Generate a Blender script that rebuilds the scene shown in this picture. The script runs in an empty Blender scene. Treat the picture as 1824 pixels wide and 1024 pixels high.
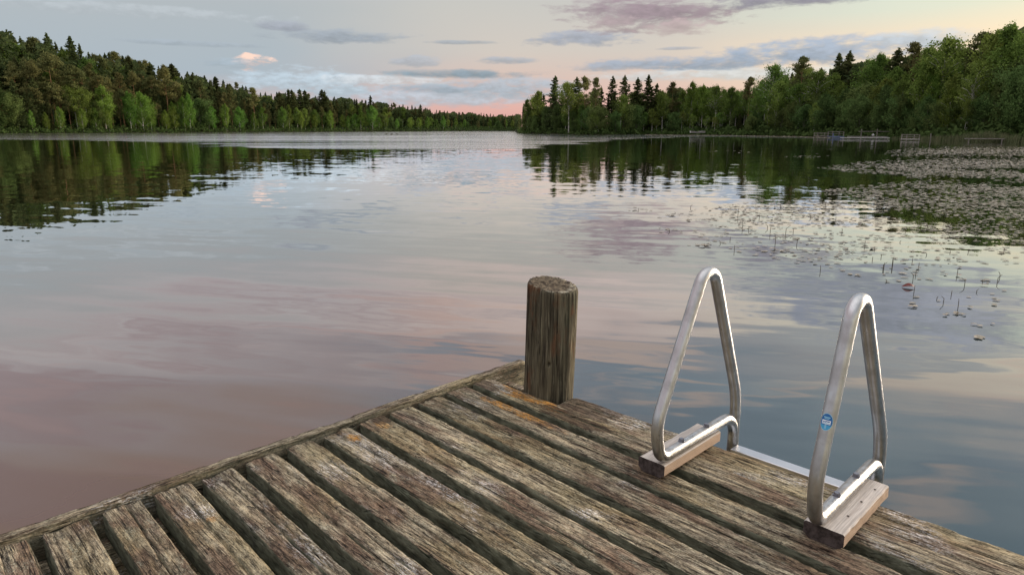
import bpy, math, random
import numpy as np
from mathutils import Vector, Matrix
C = bpy.context.scene
PI = math.pi
rad = math.radians

# ------------------------------------------------------------------ camera
F_PX, CX, CY, HOR = 1210.0, 912.0, 512.0, 228.0
PITCH = math.atan((CY - HOR) / F_PX)
CAM_Z = 1.60
cam_d = bpy.data.cameras.new('camera'); cam = bpy.data.objects.new('camera', cam_d)
C.collection.objects.link(cam); C.camera = cam
cam_d.sensor_width = 36.0; cam_d.lens = F_PX / 1824.0 * 36.0
cam_d.clip_start = 0.05; cam_d.clip_end = 12000
cam.location = (0, 0, CAM_Z); cam.rotation_euler = (PI / 2 - PITCH, 0, 0)

# ------------------------------------------------------------------ world
EXPOSURE = 0.40
SUN_AZ, SUN_EL = 62.0, 9.0          # to the right of the view, low
C.view_settings.view_transform = 'Standard'; C.view_settings.look = 'None'
C.view_settings.exposure = EXPOSURE; C.view_settings.gamma = 1.0
C.render.engine = 'CYCLES'
C.cycles.max_bounces = 6; C.cycles.diffuse_bounces = 3; C.cycles.glossy_bounces = 4
C.cycles.transparent_max_bounces = 6

def lin(r, g, b):
    f = lambda c: ((c / 255.0 + 0.055) / 1.055) ** 2.4 if c > 10.3 else c / 255.0 / 12.92
    return (f(r), f(g), f(b), 1.0)

class NT:
    """small helper for building node trees"""
    def __init__(s, tree): s.t = tree; s.n = tree.nodes; s.l = tree.links
    def new(s, typ, **kw):
        n = s.n.new(typ)
        for k, v in kw.items(): setattr(n, k, v)
        return n
    def put(s, sock, v):
        if isinstance(v, bpy.types.NodeSocket): s.l.new(v, sock)
        elif v is not None: sock.default_value = v
    def m(s, op, a, b=None, c=None, clamp=False):
        n = s.new('ShaderNodeMath', operation=op, use_clamp=clamp)
        s.put(n.inputs[0], a)
        if b is not None: s.put(n.inputs[1], b)
        if c is not None: s.put(n.inputs[2], c)
        return n.outputs[0]
    def vm(s, op, a, b=None):
        n = s.new('ShaderNodeVectorMath', operation=op)
        s.put(n.inputs[0], a)
        if b is not None: s.put(n.inputs[1], b)
        return n.outputs[0]
    def comb(s, x, y, z):
        n = s.new('ShaderNodeCombineXYZ')
        s.put(n.inputs[0], x); s.put(n.inputs[1], y); s.put(n.inputs[2], z)
        return n.outputs[0]
    def sep(s, v):
        n = s.new('ShaderNodeSeparateXYZ'); s.put(n.inputs[0], v); return n.outputs
    def noise(s, vec, scale=1.0, detail=4.0, rough=0.55, dist=0.0, col=False):
        n = s.new('ShaderNodeTexNoise')
        s.put(n.inputs['Vector'], vec); s.put(n.inputs['Scale'], scale)
        s.put(n.inputs['Detail'], detail); s.put(n.inputs['Roughness'], rough)
        s.put(n.inputs['Distortion'], dist)
        return n.outputs['Color'] if col else n.outputs['Fac']
    def mix(s, fac, a, b, mode='MIX'):
        n = s.new('ShaderNodeMix', data_type='RGBA', blend_type=mode)
        n.clamp_factor = True
        s.put(n.inputs[0], fac); s.put(n.inputs[6], a); s.put(n.inputs[7], b)
        return n.outputs[2]
    def ss(s, v, lo, hi, a=0.0, b=1.0):
        n = s.new('ShaderNodeMapRange', interpolation_type='SMOOTHSTEP')
        s.put(n.inputs[0], v); s.put(n.inputs[1], lo); s.put(n.inputs[2], hi)
        s.put(n.inputs[3], a); s.put(n.inputs[4], b)
        return n.outputs[0]
    def ramp(s, fac, stops):
        n = s.new('ShaderNodeValToRGB'); cr = n.color_ramp
        while len(cr.elements) > 1: cr.elements.remove(cr.elements[0])
        cr.elements[0].position = stops[0][0]; cr.elements[0].color = stops[0][1]
        for p, c in stops[1:]:
            e = cr.elements.new(p); e.color = c
        s.put(n.inputs[0], fac); return n.outputs[0]

def deg_az(x): return math.degrees(math.atan((x - CX) / (F_PX / math.cos(PITCH))))
def deg_el(y): return math.degrees(math.atan((HOR - y) / F_PX))

W = bpy.data.worlds.new('World'); C.world = W; W.use_nodes = True
W.node_tree.nodes.clear(); T = NT(W.node_tree)
tc = T.new('ShaderNodeTexCoord'); dirv = tc.outputs['Generated']
dx, dy, dz = T.sep(dirv)
AZ = T.m('MULTIPLY', T.m('ARCTAN2', dx, dy), 57.29578)
EL = T.m('MULTIPLY', T.m('ARCSINE', dz), 57.29578)
elf = T.m('MULTIPLY', EL, 1 / 60.0, clamp=True)
E_ = lambda d: d / 60.0
left = T.ramp(elf, [(0, lin(205, 172, 168)), (E_(1.6), lin(196, 170, 170)), (E_(4), lin(160, 172, 184)), (E_(9), lin(170, 176, 180)),
                    (E_(14), lin(198, 194, 196)), (E_(20), lin(176, 174, 182)), (E_(26), lin(172, 150, 142)), (E_(31), lin(150, 138, 134)), (E_(45), lin(200, 190, 190)), (1, lin(225, 222, 224))])
mid = T.ramp(elf, [(0, lin(210, 156, 152)), (E_(1.8), lin(214, 168, 162)), (E_(3.5), lin(206, 178, 170)), (E_(6), lin(198, 188, 180)), (E_(10), lin(190, 188, 182)),
                   (E_(14), lin(232, 212, 204)), (E_(17), lin(222, 200, 192)), (E_(20), lin(150, 172, 188)), (E_(30), lin(120, 150, 172)), (E_(45), lin(200, 208, 215)), (1, lin(225, 228, 230))])
right = T.ramp(elf, [(0, lin(232, 190, 160)), (E_(3.5), lin(224, 202, 180)), (E_(6.3), lin(226, 206, 182)), (E_(8), lin(208, 212, 194)), (E_(11), lin(205, 214, 200)),
                     (E_(15), lin(236, 224, 200)), (E_(19), lin(230, 208, 188)), (E_(23), lin(165, 172, 178)), (E_(31), lin(112, 140, 158)), (E_(45), lin(200, 208, 215)), (1, lin(225, 228, 230))])
azw = T.m('ADD', AZ, T.m('MULTIPLY', T.m('SUBTRACT', T.noise(T.comb(T.m('MULTIPLY', AZ, .04), T.m('MULTIPLY', EL, .15), 3.0), 1.0, 3), .5), 14))
sky = T.mix(T.ss(azw, -20, 0), left, mid)
sky = T.mix(T.ss(azw, 8, 30), sky, right)
# soft glow where the sun has just gone down, at the right
glow = T.m('MULTIPLY', T.ss(azw, 24, 40), T.ss(EL, 12, 4))
sky = T.mix(T.m('MULTIPLY', glow, .55), sky, lin(250, 226, 178))
# streaky high cloud above the picture
pz = T.m('ADD', T.m('ABSOLUTE', dz), .12)
pl = T.comb(T.m('MULTIPLY', T.m('DIVIDE', dx, pz), .55), T.m('MULTIPLY', T.m('DIVIDE', dy, pz), 2.3), 7.0)
hn = T.noise(pl, 1.5, 5, .55, .4)
hm = T.m('MULTIPLY', T.ss(hn, .44, .62), T.ss(EL, 12, 16))
sky = T.mix(T.m('MULTIPLY', hm, .65), sky, T.mix(T.ss(AZ, -18, 10), lin(160, 140, 148), lin(140, 150, 164)))
hn2 = T.noise(pl, 2.4, 4, .5, .2)
hm2 = T.m('MULTIPLY', T.ss(hn2, .52, .66), T.ss(EL, 13, 17))
sky = T.mix(T.m('MULTIPLY', hm2, T.ss(AZ, -28, 2, .25, .70)), sky, T.mix(T.ss(AZ, -18, 10), lin(200, 172, 172), lin(238, 206, 186)))
# individual clouds: x, y, half width, half height (degrees from the horizon view), shade
wn = T.noise(T.comb(T.m('MULTIPLY', AZ, .32), T.m('MULTIPLY', EL, 1.25), 0.0), 1.0, 7, .6, .3)
wn2 = T.noise(T.comb(T.m('MULTIPLY', AZ, .9), T.m('MULTIPLY', EL, 2.2), 5.0), 1.0, 5, .6)
clouds = [
    (760, 176, 250, 20, (172, 182, 196), .9, 1.2), (560, 156, 150, 24, (172, 188, 202), .9, 1.6), (900, 160, 160, 20, (158, 168, 182), .9, 1.3),
    (700, 150, 120, 10, (196, 200, 206), .7, 2.0), (820, 139, 150, 8, (122, 140, 156), .95, 1.0), (760, 163, 90, 8, (140, 154, 170), .7, 1.6),
    (462, 127, 34, 11, (240, 196, 178), .9, 2.4), (430, 129, 60, 8, (150, 164, 178), .7, 1.6),
    (610, 82, 125, 12, (144, 152, 164), .85, 1.3), (520, 70, 50, 9, (150, 154, 166), .8, 1.3), (350, 102, 130, 5, (150, 160, 172), .6, 1.2),
    (742, 119, 45, 10, (158, 164, 176), .7, 1.6), (905, 117, 55, 6, (148, 156, 170), .75, 1.3), (830, 88, 80, 3.5, (142, 150, 162), .7, 1.0),
    (1035, 82, 95, 14, (146, 152, 168), .85, 1.5), (1205, 101, 40, 3, (150, 152, 164), .7, 1.0), (1550, 100, 26, 2.5, (150, 150, 160), .6, 1.0),
    (1300, 142, 260, 12, (188, 198, 204), .7, 1.3), (1250, 124, 240, 12, (138, 150, 170), .95, 1.2), (1470, 112, 220, 22, (140, 154, 176), .95, 1.3),
    (1620, 100, 110, 14, (176, 184, 194), .8, 1.2), (1090, 128, 90, 8, (146, 154, 170), .8, 1.2),
    (1150, 44, 160, 30, (144, 125, 133), 1.0, 1.4), (1390, 30, 170, 17, (134, 128, 140), 1.0, 1.2), (1200, 68, 70, 15, (176, 156, 156), .75, 1.8), (1080, 60, 60, 16, (166, 148, 150), .7, 1.8),
    (1590, -40, 340, 62, (142, 144, 160), .95, 1.0), (1750, -38, 100, 40, (170, 172, 184), .6, 1.0),
    (250, 60, 300, 10, (176, 182, 188), .5, 1.5),
]
for (cx_, cy_, rx_, ry_, col_, op_, na_) in clouds:
    a0, e0 = deg_az(cx_), deg_el(cy_); ra = (deg_az(cx_ + rx_) - deg_az(cx_ - rx_)) / 2; re = ry_ / F_PX * 57.3
    ddx = T.m('MULTIPLY', T.m('SUBTRACT', AZ, a0), 1 / ra); ddy = T.m('MULTIPLY', T.m('SUBTRACT', EL, e0), 1 / re)
    r2 = T.m('ADD', T.m('MULTIPLY', ddx, ddx), T.m('MULTIPLY', ddy, ddy))
    nn = T.m('ADD', T.m('MULTIPLY', T.m('SUBTRACT', wn, .5), 2.7 * na_), T.m('MULTIPLY', T.m('SUBTRACT', wn2, .5), 1.2 * na_))
    v = T.m('ADD', T.m('SUBTRACT', 1.12, r2), nn)
    mk = T.m('MULTIPLY', T.ss(v, -.15, 1.15), op_)
    k = lin(*col_); up = tuple(min(1, c * 1.22) for c in k[:3]) + (1,); dn = tuple(c * .86 for c in k[:3]) + (1,)
    shade = T.mix(T.ss(T.m('ADD', ddy, T.m('MULTIPLY', T.m('SUBTRACT', wn2, .5), 4)), -1.0, 1.0), dn, up)
    sky = T.mix(mk, sky, shade)
SKY_GAIN = 0.80
bgA = T.new('ShaderNodeBackground')
hi = T.ss(EL, 10.5, 16, 1.0, 1.28)
T.put(bgA.inputs[0], T.vm('MULTIPLY', sky, T.comb(hi, hi, hi)))
# extra overhead brightness, added to light the dock from above
T.put(bgA.inputs[1], T.ss(EL, 38, 70, SKY_GAIN, SKY_GAIN * 1.7))
nish = T.new('ShaderNodeTexSky'); nish.sky_type = 'NISHITA'; nish.sun_disc = False
nish.sun_elevation = rad(SUN_EL); nish.sun_rotation = rad(SUN_AZ)
bgB = T.new('ShaderNodeBackground'); T.put(bgB.inputs[0], nish.outputs[0]); bgB.inputs[1].default_value = 0.012
add = T.new('ShaderNodeAddShader'); T.l.new(bgA.outputs[0], add.inputs[0]); T.l.new(bgB.outputs[0], add.inputs[1])
wo = T.new('ShaderNodeOutputWorld'); T.l.new(add.outputs[0], wo.inputs[0])
W.cycles.sampling_method = 'MANUAL'; W.cycles.sample_map_resolution = 512

sd = bpy.data.lights.new('sun', 'SUN'); sd.energy = 3.0; sd.angle = rad(12); sd.color = (1.0, .80, .62)
so = bpy.data.objects.new('sun', sd); C.collection.objects.link(so)
sdir = Vector((math.sin(rad(SUN_AZ)) * math.cos(rad(SUN_EL)), math.cos(rad(SUN_AZ)) * math.cos(rad(SUN_EL)), math.sin(rad(SUN_EL))))
so.rotation_euler = sdir.to_track_quat('Z', 'Y').to_euler()

# ------------------------------------------------------------------ helpers
def ray(x, y):
    r = (x - CX) / F_PX; d = (y - CY) / F_PX
    return (r, math.cos(PITCH) - d * math.sin(PITCH), -math.sin(PITCH) - d * math.cos(PITCH))
def on_plane(x, y, z=0.0):
    v = ray(x, y); t = (z - CAM_Z) / v[2]; return v[0] * t, v[1] * t
def at_dist(x, Y):                      # ground position at a given forward distance, near the horizon
    return (x - CX) / (F_PX / math.cos(PITCH)) * Y
def z_at(y, Y):
    v = ray(CX, y); return CAM_Z + v[2] / v[1] * Y

def tag(o, label=None, cat=None, group=None, kind=None):
    if label: o['label'] = label
    if cat: o['category'] = cat
    if group: o['group'] = group
    if kind: o['kind'] = kind
    return o
def link(name, data, parent=None):
    o = bpy.data.objects.new(name, data); C.collection.objects.link(o)
    if parent is not None: o.parent = parent
    return o
def empty(name, loc=(0, 0, 0), rz=0.0):
    o = link(name, None); o.location = loc; o.rotation_euler = (0, 0, rz); o.empty_display_size = .2
    return o
def mesh_np(name, V, Fc, mats, smooth=True, fmat=None):
    """V (n,3); Fc list/array of quads or tris"""
    me = bpy.data.meshes.new(name)
    V = np.asarray(V, dtype=np.float32)
    if isinstance(Fc, np.ndarray):
        k = Fc.shape[1]; nf = len(Fc)
        me.vertices.add(len(V)); me.vertices.foreach_set('co', V.ravel())
        me.loops.add(nf * k); me.loops.foreach_set('vertex_index', Fc.astype(np.int32).ravel())
        me.polygons.add(nf)
        me.polygons.foreach_set('loop_start', np.arange(0, nf * k, k, dtype=np.int32))
        me.polygons.foreach_set('loop_total', np.full(nf, k, dtype=np.int32))
        me.update(calc_edges=True)
    else:
        me.from_pydata(V.tolist(), [], [list(map(int, f)) for f in Fc])
    for m in (mats if isinstance(mats, (list, tuple)) else [mats]): me.materials.append(m)
    if fmat is not None: me.polygons.foreach_set('material_index', np.asarray(fmat, dtype=np.int32))
    me.polygons.foreach_set('use_smooth', np.full(len(me.polygons), smooth, dtype=bool))
    me.validate(); me.update()
    return me

class MB:
    """collects pieces, then builds ONE mesh"""
    def __init__(s): s.V = []; s.F = []; s.n = 0
    def add(s, V, Fc):
        s.V += [tuple(v) for v in V]; s.F += [tuple(i + s.n for i in f) for f in Fc]; s.n += len(V)
    def box(s, c, d, rz=0.0, tilt=None):
        hx, hy, hz = d[0] / 2, d[1] / 2, d[2] / 2
        M = Matrix.Rotation(rz, 3, 'Z')
        if tilt: M = M @ Matrix.Rotation(tilt[0], 3, tilt[1])
        V = []
        b = min(hx, hy, hz) * .18
        for z, e in ((-hz, b), (-hz + b, 0), (hz - b, 0), (hz, b)):
            for x, y in ((-hx + e, -hy + e), (hx - e, -hy + e), (hx - e, hy - e), (-hx + e, hy - e)):
                V.append(Vector(c) + M @ Vector((x, y, z)))
        Fc = [(3, 2, 1, 0), (12, 13, 14, 15)]
        for k in range(3):
            for j in range(4):
                a = k * 4 + j; b2 = k * 4 + (j + 1) % 4; Fc.append((a, b2, b2 + 4, a + 4))
        s.add(V, Fc)
    def tube(s, pts, rads, seg=8, cap=True):
        pts = [Vector(p) for p in pts]
        if not hasattr(rads, '__len__'): rads = [rads] * len(pts)
        V = []; Fc = []; up = Vector((0, 0, 1)); n = len(pts)
        ref = None
        for i, p in enumerate(pts):
            t = (pts[min(i + 1, n - 1)] - pts[max(i - 1, 0)]).normalized()
            if ref is None:
                ref = t.orthogonal().normalized()
            ref = (ref - t * ref.dot(t)).normalized(); b = t.cross(ref)
            for j in range(seg):
                a = 2 * PI * j / seg
                V.append(p + (ref * math.cos(a) + b * math.sin(a)) * rads[i])
        for i in range(n - 1):
            for j in range(seg):
                a = i * seg + j; b_ = i * seg + (j + 1) % seg
                Fc.append((a, b_, b_ + seg, a + seg))
        if cap:
            Fc.append(tuple(reversed(range(seg)))); Fc.append(tuple((n - 1) * seg + j for j in range(seg)))
        s.add(V, Fc)
    def build(s, name, mat, parent=None, smooth=False):
        return link(name, mesh_np(name, s.V, s.F, mat, smooth), parent)

_rng = np.random.default_rng(11)
_G = _rng.random((64, 64, 64)).astype(np.float32)
def vnoise(p, q, r=0.0):
    """value noise in 0..1, arrays p,q,(r)"""
    p = np.asarray(p, float); q = np.asarray(q, float); r = np.broadcast_to(np.asarray(r, float), np.broadcast(p, q).shape)
    p, q = np.broadcast_arrays(p, q)
    i = np.floor(p).astype(int); j = np.floor(q).astype(int); k = np.floor(r).astype(int)
    a = p - i; b = q - j; c = r - k
    a = a * a * (3 - 2 * a); b = b * b * (3 - 2 * b); c = c * c * (3 - 2 * c)
    g = lambda x, y, z: _G[x & 63, y & 63, z & 63]
    x0 = g(i, j, k) * (1 - a) + g(i + 1, j, k) * a; x1 = g(i, j + 1, k) * (1 - a) + g(i + 1, j + 1, k) * a
    x2 = g(i, j, k + 1) * (1 - a) + g(i + 1, j, k + 1) * a; x3 = g(i, j + 1, k + 1) * (1 - a) + g(i + 1, j + 1, k + 1) * a
    return (x0 * (1 - b) + x1 * b) * (1 - c) + (x2 * (1 - b) + x3 * b) * c
def fbm(p, q, r=0.0, o=3):
    t = 0; a = .5; s_ = 1.0; n = 0
    for _ in range(o):
        t = t + a * vnoise(np.asarray(p) * s_, np.asarray(q) * s_, np.asarray(r) * s_ + 7.3 * _); n += a; a *= .5; s_ *= 2.03
    return t / n

# ------------------------------------------------------------------ materials
def new_mat(name):
    m = bpy.data.materials.new(name); m.use_nodes = True; m.node_tree.nodes.clear()
    t = NT(m.node_tree); o = t.new('ShaderNodeOutputMaterial'); return m, t, o
def principled(t, o, color, rough=.7, metal=0.0, spec=.5, normal=None):
    b = t.new('ShaderNodeBsdfPrincipled')
    t.put(b.inputs['Base Color'], color); t.put(b.inputs['Roughness'], rough); t.put(b.inputs['Metallic'], metal)
    t.put(b.inputs['Specular IOR Level'], spec)
    if normal is not None: t.l.new(normal, b.inputs['Normal'])
    t.l.new(b.outputs[0], o.inputs[0]); return b
def bump(t, h, strength=.3, dist=.01):
    b = t.new('ShaderNodeBump'); b.inputs['Strength'].default_value = strength; b.inputs['Distance'].default_value = dist
    t.l.new(h, b.inputs['Height']); return b.outputs[0]
def simple(name, c1, c2, scale=3.0, rough=.7, metal=0.0, spec=.4):
    m, t, o = new_mat(name); tc = t.new('ShaderNodeTexCoord')
    n = t.noise(tc.outputs['Object'], scale, 5, .6)
    principled(t, o, t.mix(t.ss(n, .3, .7), c1 + (1,), c2 + (1,)), rough, metal, spec); return m

def weathered(name, spots=(), wet=(), swap=False, alg=.85, light=1.0, grain=(110, 7, 30), end_dark=False):
    """grey-brown weathered deck wood; grain runs along local Y, lichens and algae included"""
    m, t, o = new_mat(name); tc = t.new('ShaderNodeTexCoord'); oi = t.new('ShaderNodeObjectInfo')
    P = tc.outputs['Object']; x, y, z = t.sep(P); rnd = oi.outputs['Random']
    if swap: P = t.comb(y, x, z)
    off = t.comb(0.0, t.m('MULTIPLY', rnd, 37.0), t.m('MULTIPLY', rnd, 11.0))
    S = lambda a, b, c: t.vm('ADD', t.vm('MULTIPLY', P, (a, b, c)), off)
    fine = t.noise(S(grain[0] * 2.2, grain[1] * 2.5, grain[2] * 2), 1.0, 5, .65)
    med = t.noise(S(grain[0] * .5, grain[1] * .6, grain[2]), 1.0, 5, .62, .3)
    patch = t.noise(S(9, 3.2, 8), 1.0, 5, .6, .2)
    patch2 = t.noise(S(22, 9, 20), 1.0, 5, .65, .4)
    speck = t.noise(S(230, 120, 160), 1.0, 4, .7)
    crackn = t.noise(S(34, 1.6, 20), 1.0, 3, .5, .5)
    L = light
    g = lambda a, b, c: (a * L, b * L, c * L, 1)
    base = t.mix(t.ss(med, .36, .64), g(.075, .052, .036), g(.42, .350, .230))
    base = t.mix(t.m('MULTIPLY', t.ss(fine, .38, .72), .70), base, g(.60, .54, .395))
    base = t.mix(t.m('MULTIPLY', t.ss(patch, .44, .60), .80), base, t.mix(t.ss(fine, .3, .7), g(.060, .034, .022), g(.22, .135, .088)))       # brown worn areas
    base = t.mix(t.m('MULTIPLY', t.ss(t.noise(S(4.0, 1.6, 4), 1.0, 4, .6), .46, .62), .42), base, t.mix(fine, g(.17, .13, .055), g(.42, .35, .17)))
    base = t.mix(t.m('MULTIPLY', t.m('MULTIPLY', t.ss(patch2, .52, .68), t.ss(speck, .42, .6)), .6), base, g(.46, .46, .34))   # pale crust lichen
    wh = t.m('MULTIPLY', t.ss(t.noise(S(5.0, 3.0, 5), 1.0, 3, .5), .54, .66), t.ss(t.m('ADD', t.m('MULTIPLY', speck, .5), t.m('MULTIPLY', fine, .5)), .47, .60))
    base = t.mix(t.m('MULTIPLY', wh, .85), base, g(.68, .67, .66))
    dk = t.m('MULTIPLY', t.ss(t.noise(S(95, 45, 60), 1.0, 5, .7), .56, .66), .80)
    base = t.mix(dk, base, g(.022, .016, .012))
    crack = t.ss(t.m('ABSOLUTE', t.m('SUBTRACT', crackn, .5)), .010, .002)
    base = t.mix(t.m('MULTIPLY', crack, .9), base, g(.012, .009, .007))
    fcr = t.ss(t.noise(S(260, 9, 60), 1.0, 2, .5), .38, .31)
    base = t.mix(t.m('MULTIPLY', fcr, .75), base, g(.03, .022, .016))
    for (su, sv, ru, rv, st) in spots:                       # orange lichen colonies
        du = t.m('MULTIPLY', t.m('SUBTRACT', x, su), 1 / ru); dv = t.m('MULTIPLY', t.m('SUBTRACT', y, sv), 1 / rv)
        r = t.m('ADD', t.m('MULTIPLY', du, du), t.m('MULTIPLY', dv, dv))
        v = t.m('ADD', t.m('SUBTRACT', 1.0, r), t.m('MULTIPLY', t.m('SUBTRACT', patch2, .5), 6))
        mk = t.m('MULTIPLY', t.m('MULTIPLY', t.ss(v, .1, 1.2), t.ss(t.m('ADD', t.m('MULTIPLY', speck, .6), t.m('MULTIPLY', fine, .4)), .40, .56)), st)
        base = t.mix(mk, base, t.mix(patch, g(.48, .19, .025), g(.62, .34, .07)))
    for (su, sv, ru, rv) in wet:                             # dark damp stains with a hard rim
        du = t.m('MULTIPLY', t.m('SUBTRACT', x, su), 1 / ru); dv = t.m('MULTIPLY', t.m('SUBTRACT', y, sv), 1 / rv)
        r = t.m('ADD', t.m('MULTIPLY', du, du), t.m('MULTIPLY', dv, dv))
        v = t.m('ADD', t.m('SUBTRACT', 1.0, r), t.m('MULTIPLY', t.m('SUBTRACT', patch2, .5), 3))
        base = t.mix(t.m('MULTIPLY', t.ss(v, 0, .25), .75), base, t.mix(fine, g(.03, .02, .014), g(.12, .075, .045)))
    gr1 = t.noise(S(300, 120, 200), 1.0, 4, .75); gr2 = t.noise(S(120, 22, 90), 1.0, 4, .7)
    gm = t.m('ADD', t.m('MULTIPLY', t.ss(gr1, .34, .66), .75), t.m('MULTIPLY', t.ss(gr2, .34, .66), .75))
    gm = t.m('MULTIPLY', t.m('ADD', gm, .12), t.m('ADD', .80, t.m('MULTIPLY', t.m('FRACT', t.m('MULTIPLY', rnd, 5.3)), .42)))
    base = t.vm('MULTIPLY', base, t.comb(gm, gm, gm))
    # green algae on the edges that never dry
    geo = t.new('ShaderNodeNewGeometry')
    vt = t.new('ShaderNodeVectorTransform', vector_type='NORMAL', convert_from='WORLD', convert_to='OBJECT')
    t.l.new(geo.outputs['Normal'], vt.inputs[0]); nz = t.sep(vt.outputs[0])[2]
    side = t.ss(nz, .75, .25)
    algae = t.mix(t.ss(t.noise(S(30, 18, 40), 1.0, 4, .6), .35, .65), g(.075, .085, .058), g(.20, .22, .155))
    base = t.mix(t.m('MULTIPLY', side, alg), base, algae)
    h = t.m('ADD', t.m('ADD', t.m('MULTIPLY', fine, .5), t.m('MULTIPLY', med, .8)), t.m('ADD', t.m('MULTIPLY', speck, .35), t.m('MULTIPLY', t.m('ADD', crack, fcr), -.8)))
    principled(t, o, base, .86, 0, .25, bump(t, h, 1.0, .007))
    return m

def log_mat():
    """round post: vertical grain along local Z"""
    m, t, o = new_mat('post_wood'); tc = t.new('ShaderNodeTexCoord'); P = tc.outputs['Object']; x, y, z = t.sep(P)
    ang = t.m('ARCTAN2', y, x)
    S = lambda a, c, k=0.0: t.vm('ADD', t.vm('MULTIPLY', P, (a, a, c)), (k, k, k))
    fine = t.noise(S(170, 7), 1.0, 5, .65); med = t.noise(S(60, 3, 4), 1.0, 4, .6); patch = t.noise(S(9, 5, 2), 1.0, 4, .6)
    base = t.mix(t.ss(med, .3, .7), (.026, .021, .014, 1), (.155, .138, .092, 1))
    base = t.mix(t.m('MULTIPLY', t.ss(fine, .52, .72), .8), base, (.30, .275, .19, 1))
    base = t.mix(t.m('MULTIPLY', t.ss(patch, .54, .68), .6), base, (.14, .055, .024, 1))
    base = t.mix(t.m('MULTIPLY', t.ss(t.noise(S(12, 4, 9), 1.0, 3, .5), .52, .66), .45), base, (.06, .075, .045, 1))
    fcr = t.ss(t.noise(S(120, 2.2, 12), 1.0, 2, .5), .37, .31)
    base = t.mix(fcr, base, (.010, .008, .006, 1))
    kx = t.m('SUBTRACT', x, -.02); kz = t.m('SUBTRACT', z, .62)
    # top: end grain with rings
    geo = t.new('ShaderNodeNewGeometry'); nz = t.sep(geo.outputs['Normal'])[2]
    rr = t.m('SQRT', t.m('ADD', t.m('MULTIPLY', x, x), t.m('MULTIPLY', y, y)))
    rings = t.m('SINE', t.m('MULTIPLY', t.m('ADD', rr, t.m('MULTIPLY', t.noise(P, 14, 3), .02)), 900))
    tn = t.noise(P, 55, 5, .7)
    top = t.mix(t.ss(tn, .38, .62), (.040, .028, .019, 1), (.20, .16, .105, 1))
    top = t.mix(t.m('MULTIPLY', t.ss(rings, .2, 1), .35), top, (.03, .022, .016, 1))
    top = t.mix(t.m('MULTIPLY', t.m('MULTIPLY', t.ss(rr, .075, .1), t.ss(tn, .45, .6)), .8), top, (.42, .40, .31, 1))
    base = t.mix(t.ss(nz, .5, .8), base, top)
    h = t.m('ADD', t.m('MULTIPLY', fine, .6), t.m('ADD', t.m('MULTIPLY', med, .9), t.m('MULTIPLY', fcr, -1)))
    principled(t, o, base, .85, 0, .25, bump(t, h, 1.0, .006)); return m

def block_mat():
    m, t, o = new_mat('block_wood'); tc = t.new('ShaderNodeTexCoord'); P = tc.outputs['Object']; oi = t.new('ShaderNodeObjectInfo')
    off = t.comb(t.m('MULTIPLY', oi.outputs['Random'], 9.0), 0.0, 0.0)
    S = lambda a, b, c: t.vm('ADD', t.vm('MULTIPLY', P, (a, b, c)), off)
    geo = t.new('ShaderNodeNewGeometry'); vt = t.new('ShaderNodeVectorTransform', vector_type='NORMAL', convert_from='WORLD', convert_to='OBJECT')
    t.l.new(geo.outputs['True Normal'], vt.inputs[0]); nx, ny, nz = t.sep(vt.outputs[0])
    fine = t.noise(S(9, 260, 260), 1.0, 4, .6); med = t.noise(S(4, 60, 60), 1.0, 4, .6)
    top = t.mix(t.ss(fine, .3, .7), (.38, .345, .31, 1), (.60, .555, .505, 1))
    top = t.mix(t.m('MULTIPLY', t.ss(med, .55, .72), .5), top, (.30, .25, .22, 1))
    lines = t.m('SINE', t.m('MULTIPLY', t.m('ADD', t.sep(P)[2], t.m('MULTIPLY', t.noise(S(7, 20, 30), 1.0, 2), .012)), 1500))
    side = t.mix(t.ss(lines, -.6, .9), (.32, .225, .16, 1), (.60, .46, .34, 1))
    side = t.mix(t.m('MULTIPLY', t.ss(med, .5, .7), .5), side, (.26, .17, .12, 1))
    endc = t.mix(t.ss(t.noise(P, 40, 5, .65), .35, .65), (.038, .030, .028, 1), (.105, .085, .08, 1))
    base = t.mix(t.ss(nz, .4, .7), side, top)
    base = t.mix(t.ss(t.m('ABSOLUTE', nx), .6, .8), base, endc)
    principled(t, o, base, .8, 0, .25, bump(t, t.m('ADD', fine, med), .5, .002)); return m

def steel_mat():
    m, t, o = new_mat('brushed_steel'); tc = t.new('ShaderNodeTexCoord'); P = tc.outputs['Object']
    n = t.noise(t.vm('MULTIPLY', P, (60, 60, 60)), 1.0, 4, .6); s = t.noise(t.vm('MULTIPLY', P, (14, 14, 14)), 1.0, 4, .6)
    col = t.mix(t.ss(s, .35, .7), (.58, .595, .61, 1), (.42, .42, .42, 1))
    col = t.mix(t.ss(n, .70, .76), col, (.30, .26, .22, 1))
    rgh = t.ss(s, .3, .7, .32, .46)
    sc = t.noise(t.vm('MULTIPLY', P, (300, 300, 12)), 1.0, 3, .7)
    rgh = t.m('ADD', rgh, t.ss(sc, .45, .75, -.05, .16))
    zz = t.sep(P)[2]                      # dull film and grime low on the foot bends
    grime = t.m('MULTIPLY', t.ss(zz, .16, .05), t.ss(t.noise(t.vm('MULTIPLY', P, (35, 35, 35)), 1.0, 4, .65), .42, .62))
    col = t.mix(t.m('MULTIPLY', grime, .55), col, (.20, .18, .15, 1))
    principled(t, o, col, rgh, 1.0, .5, bump(t, t.m('ADD', n, sc), .08, .001)); return m

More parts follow.
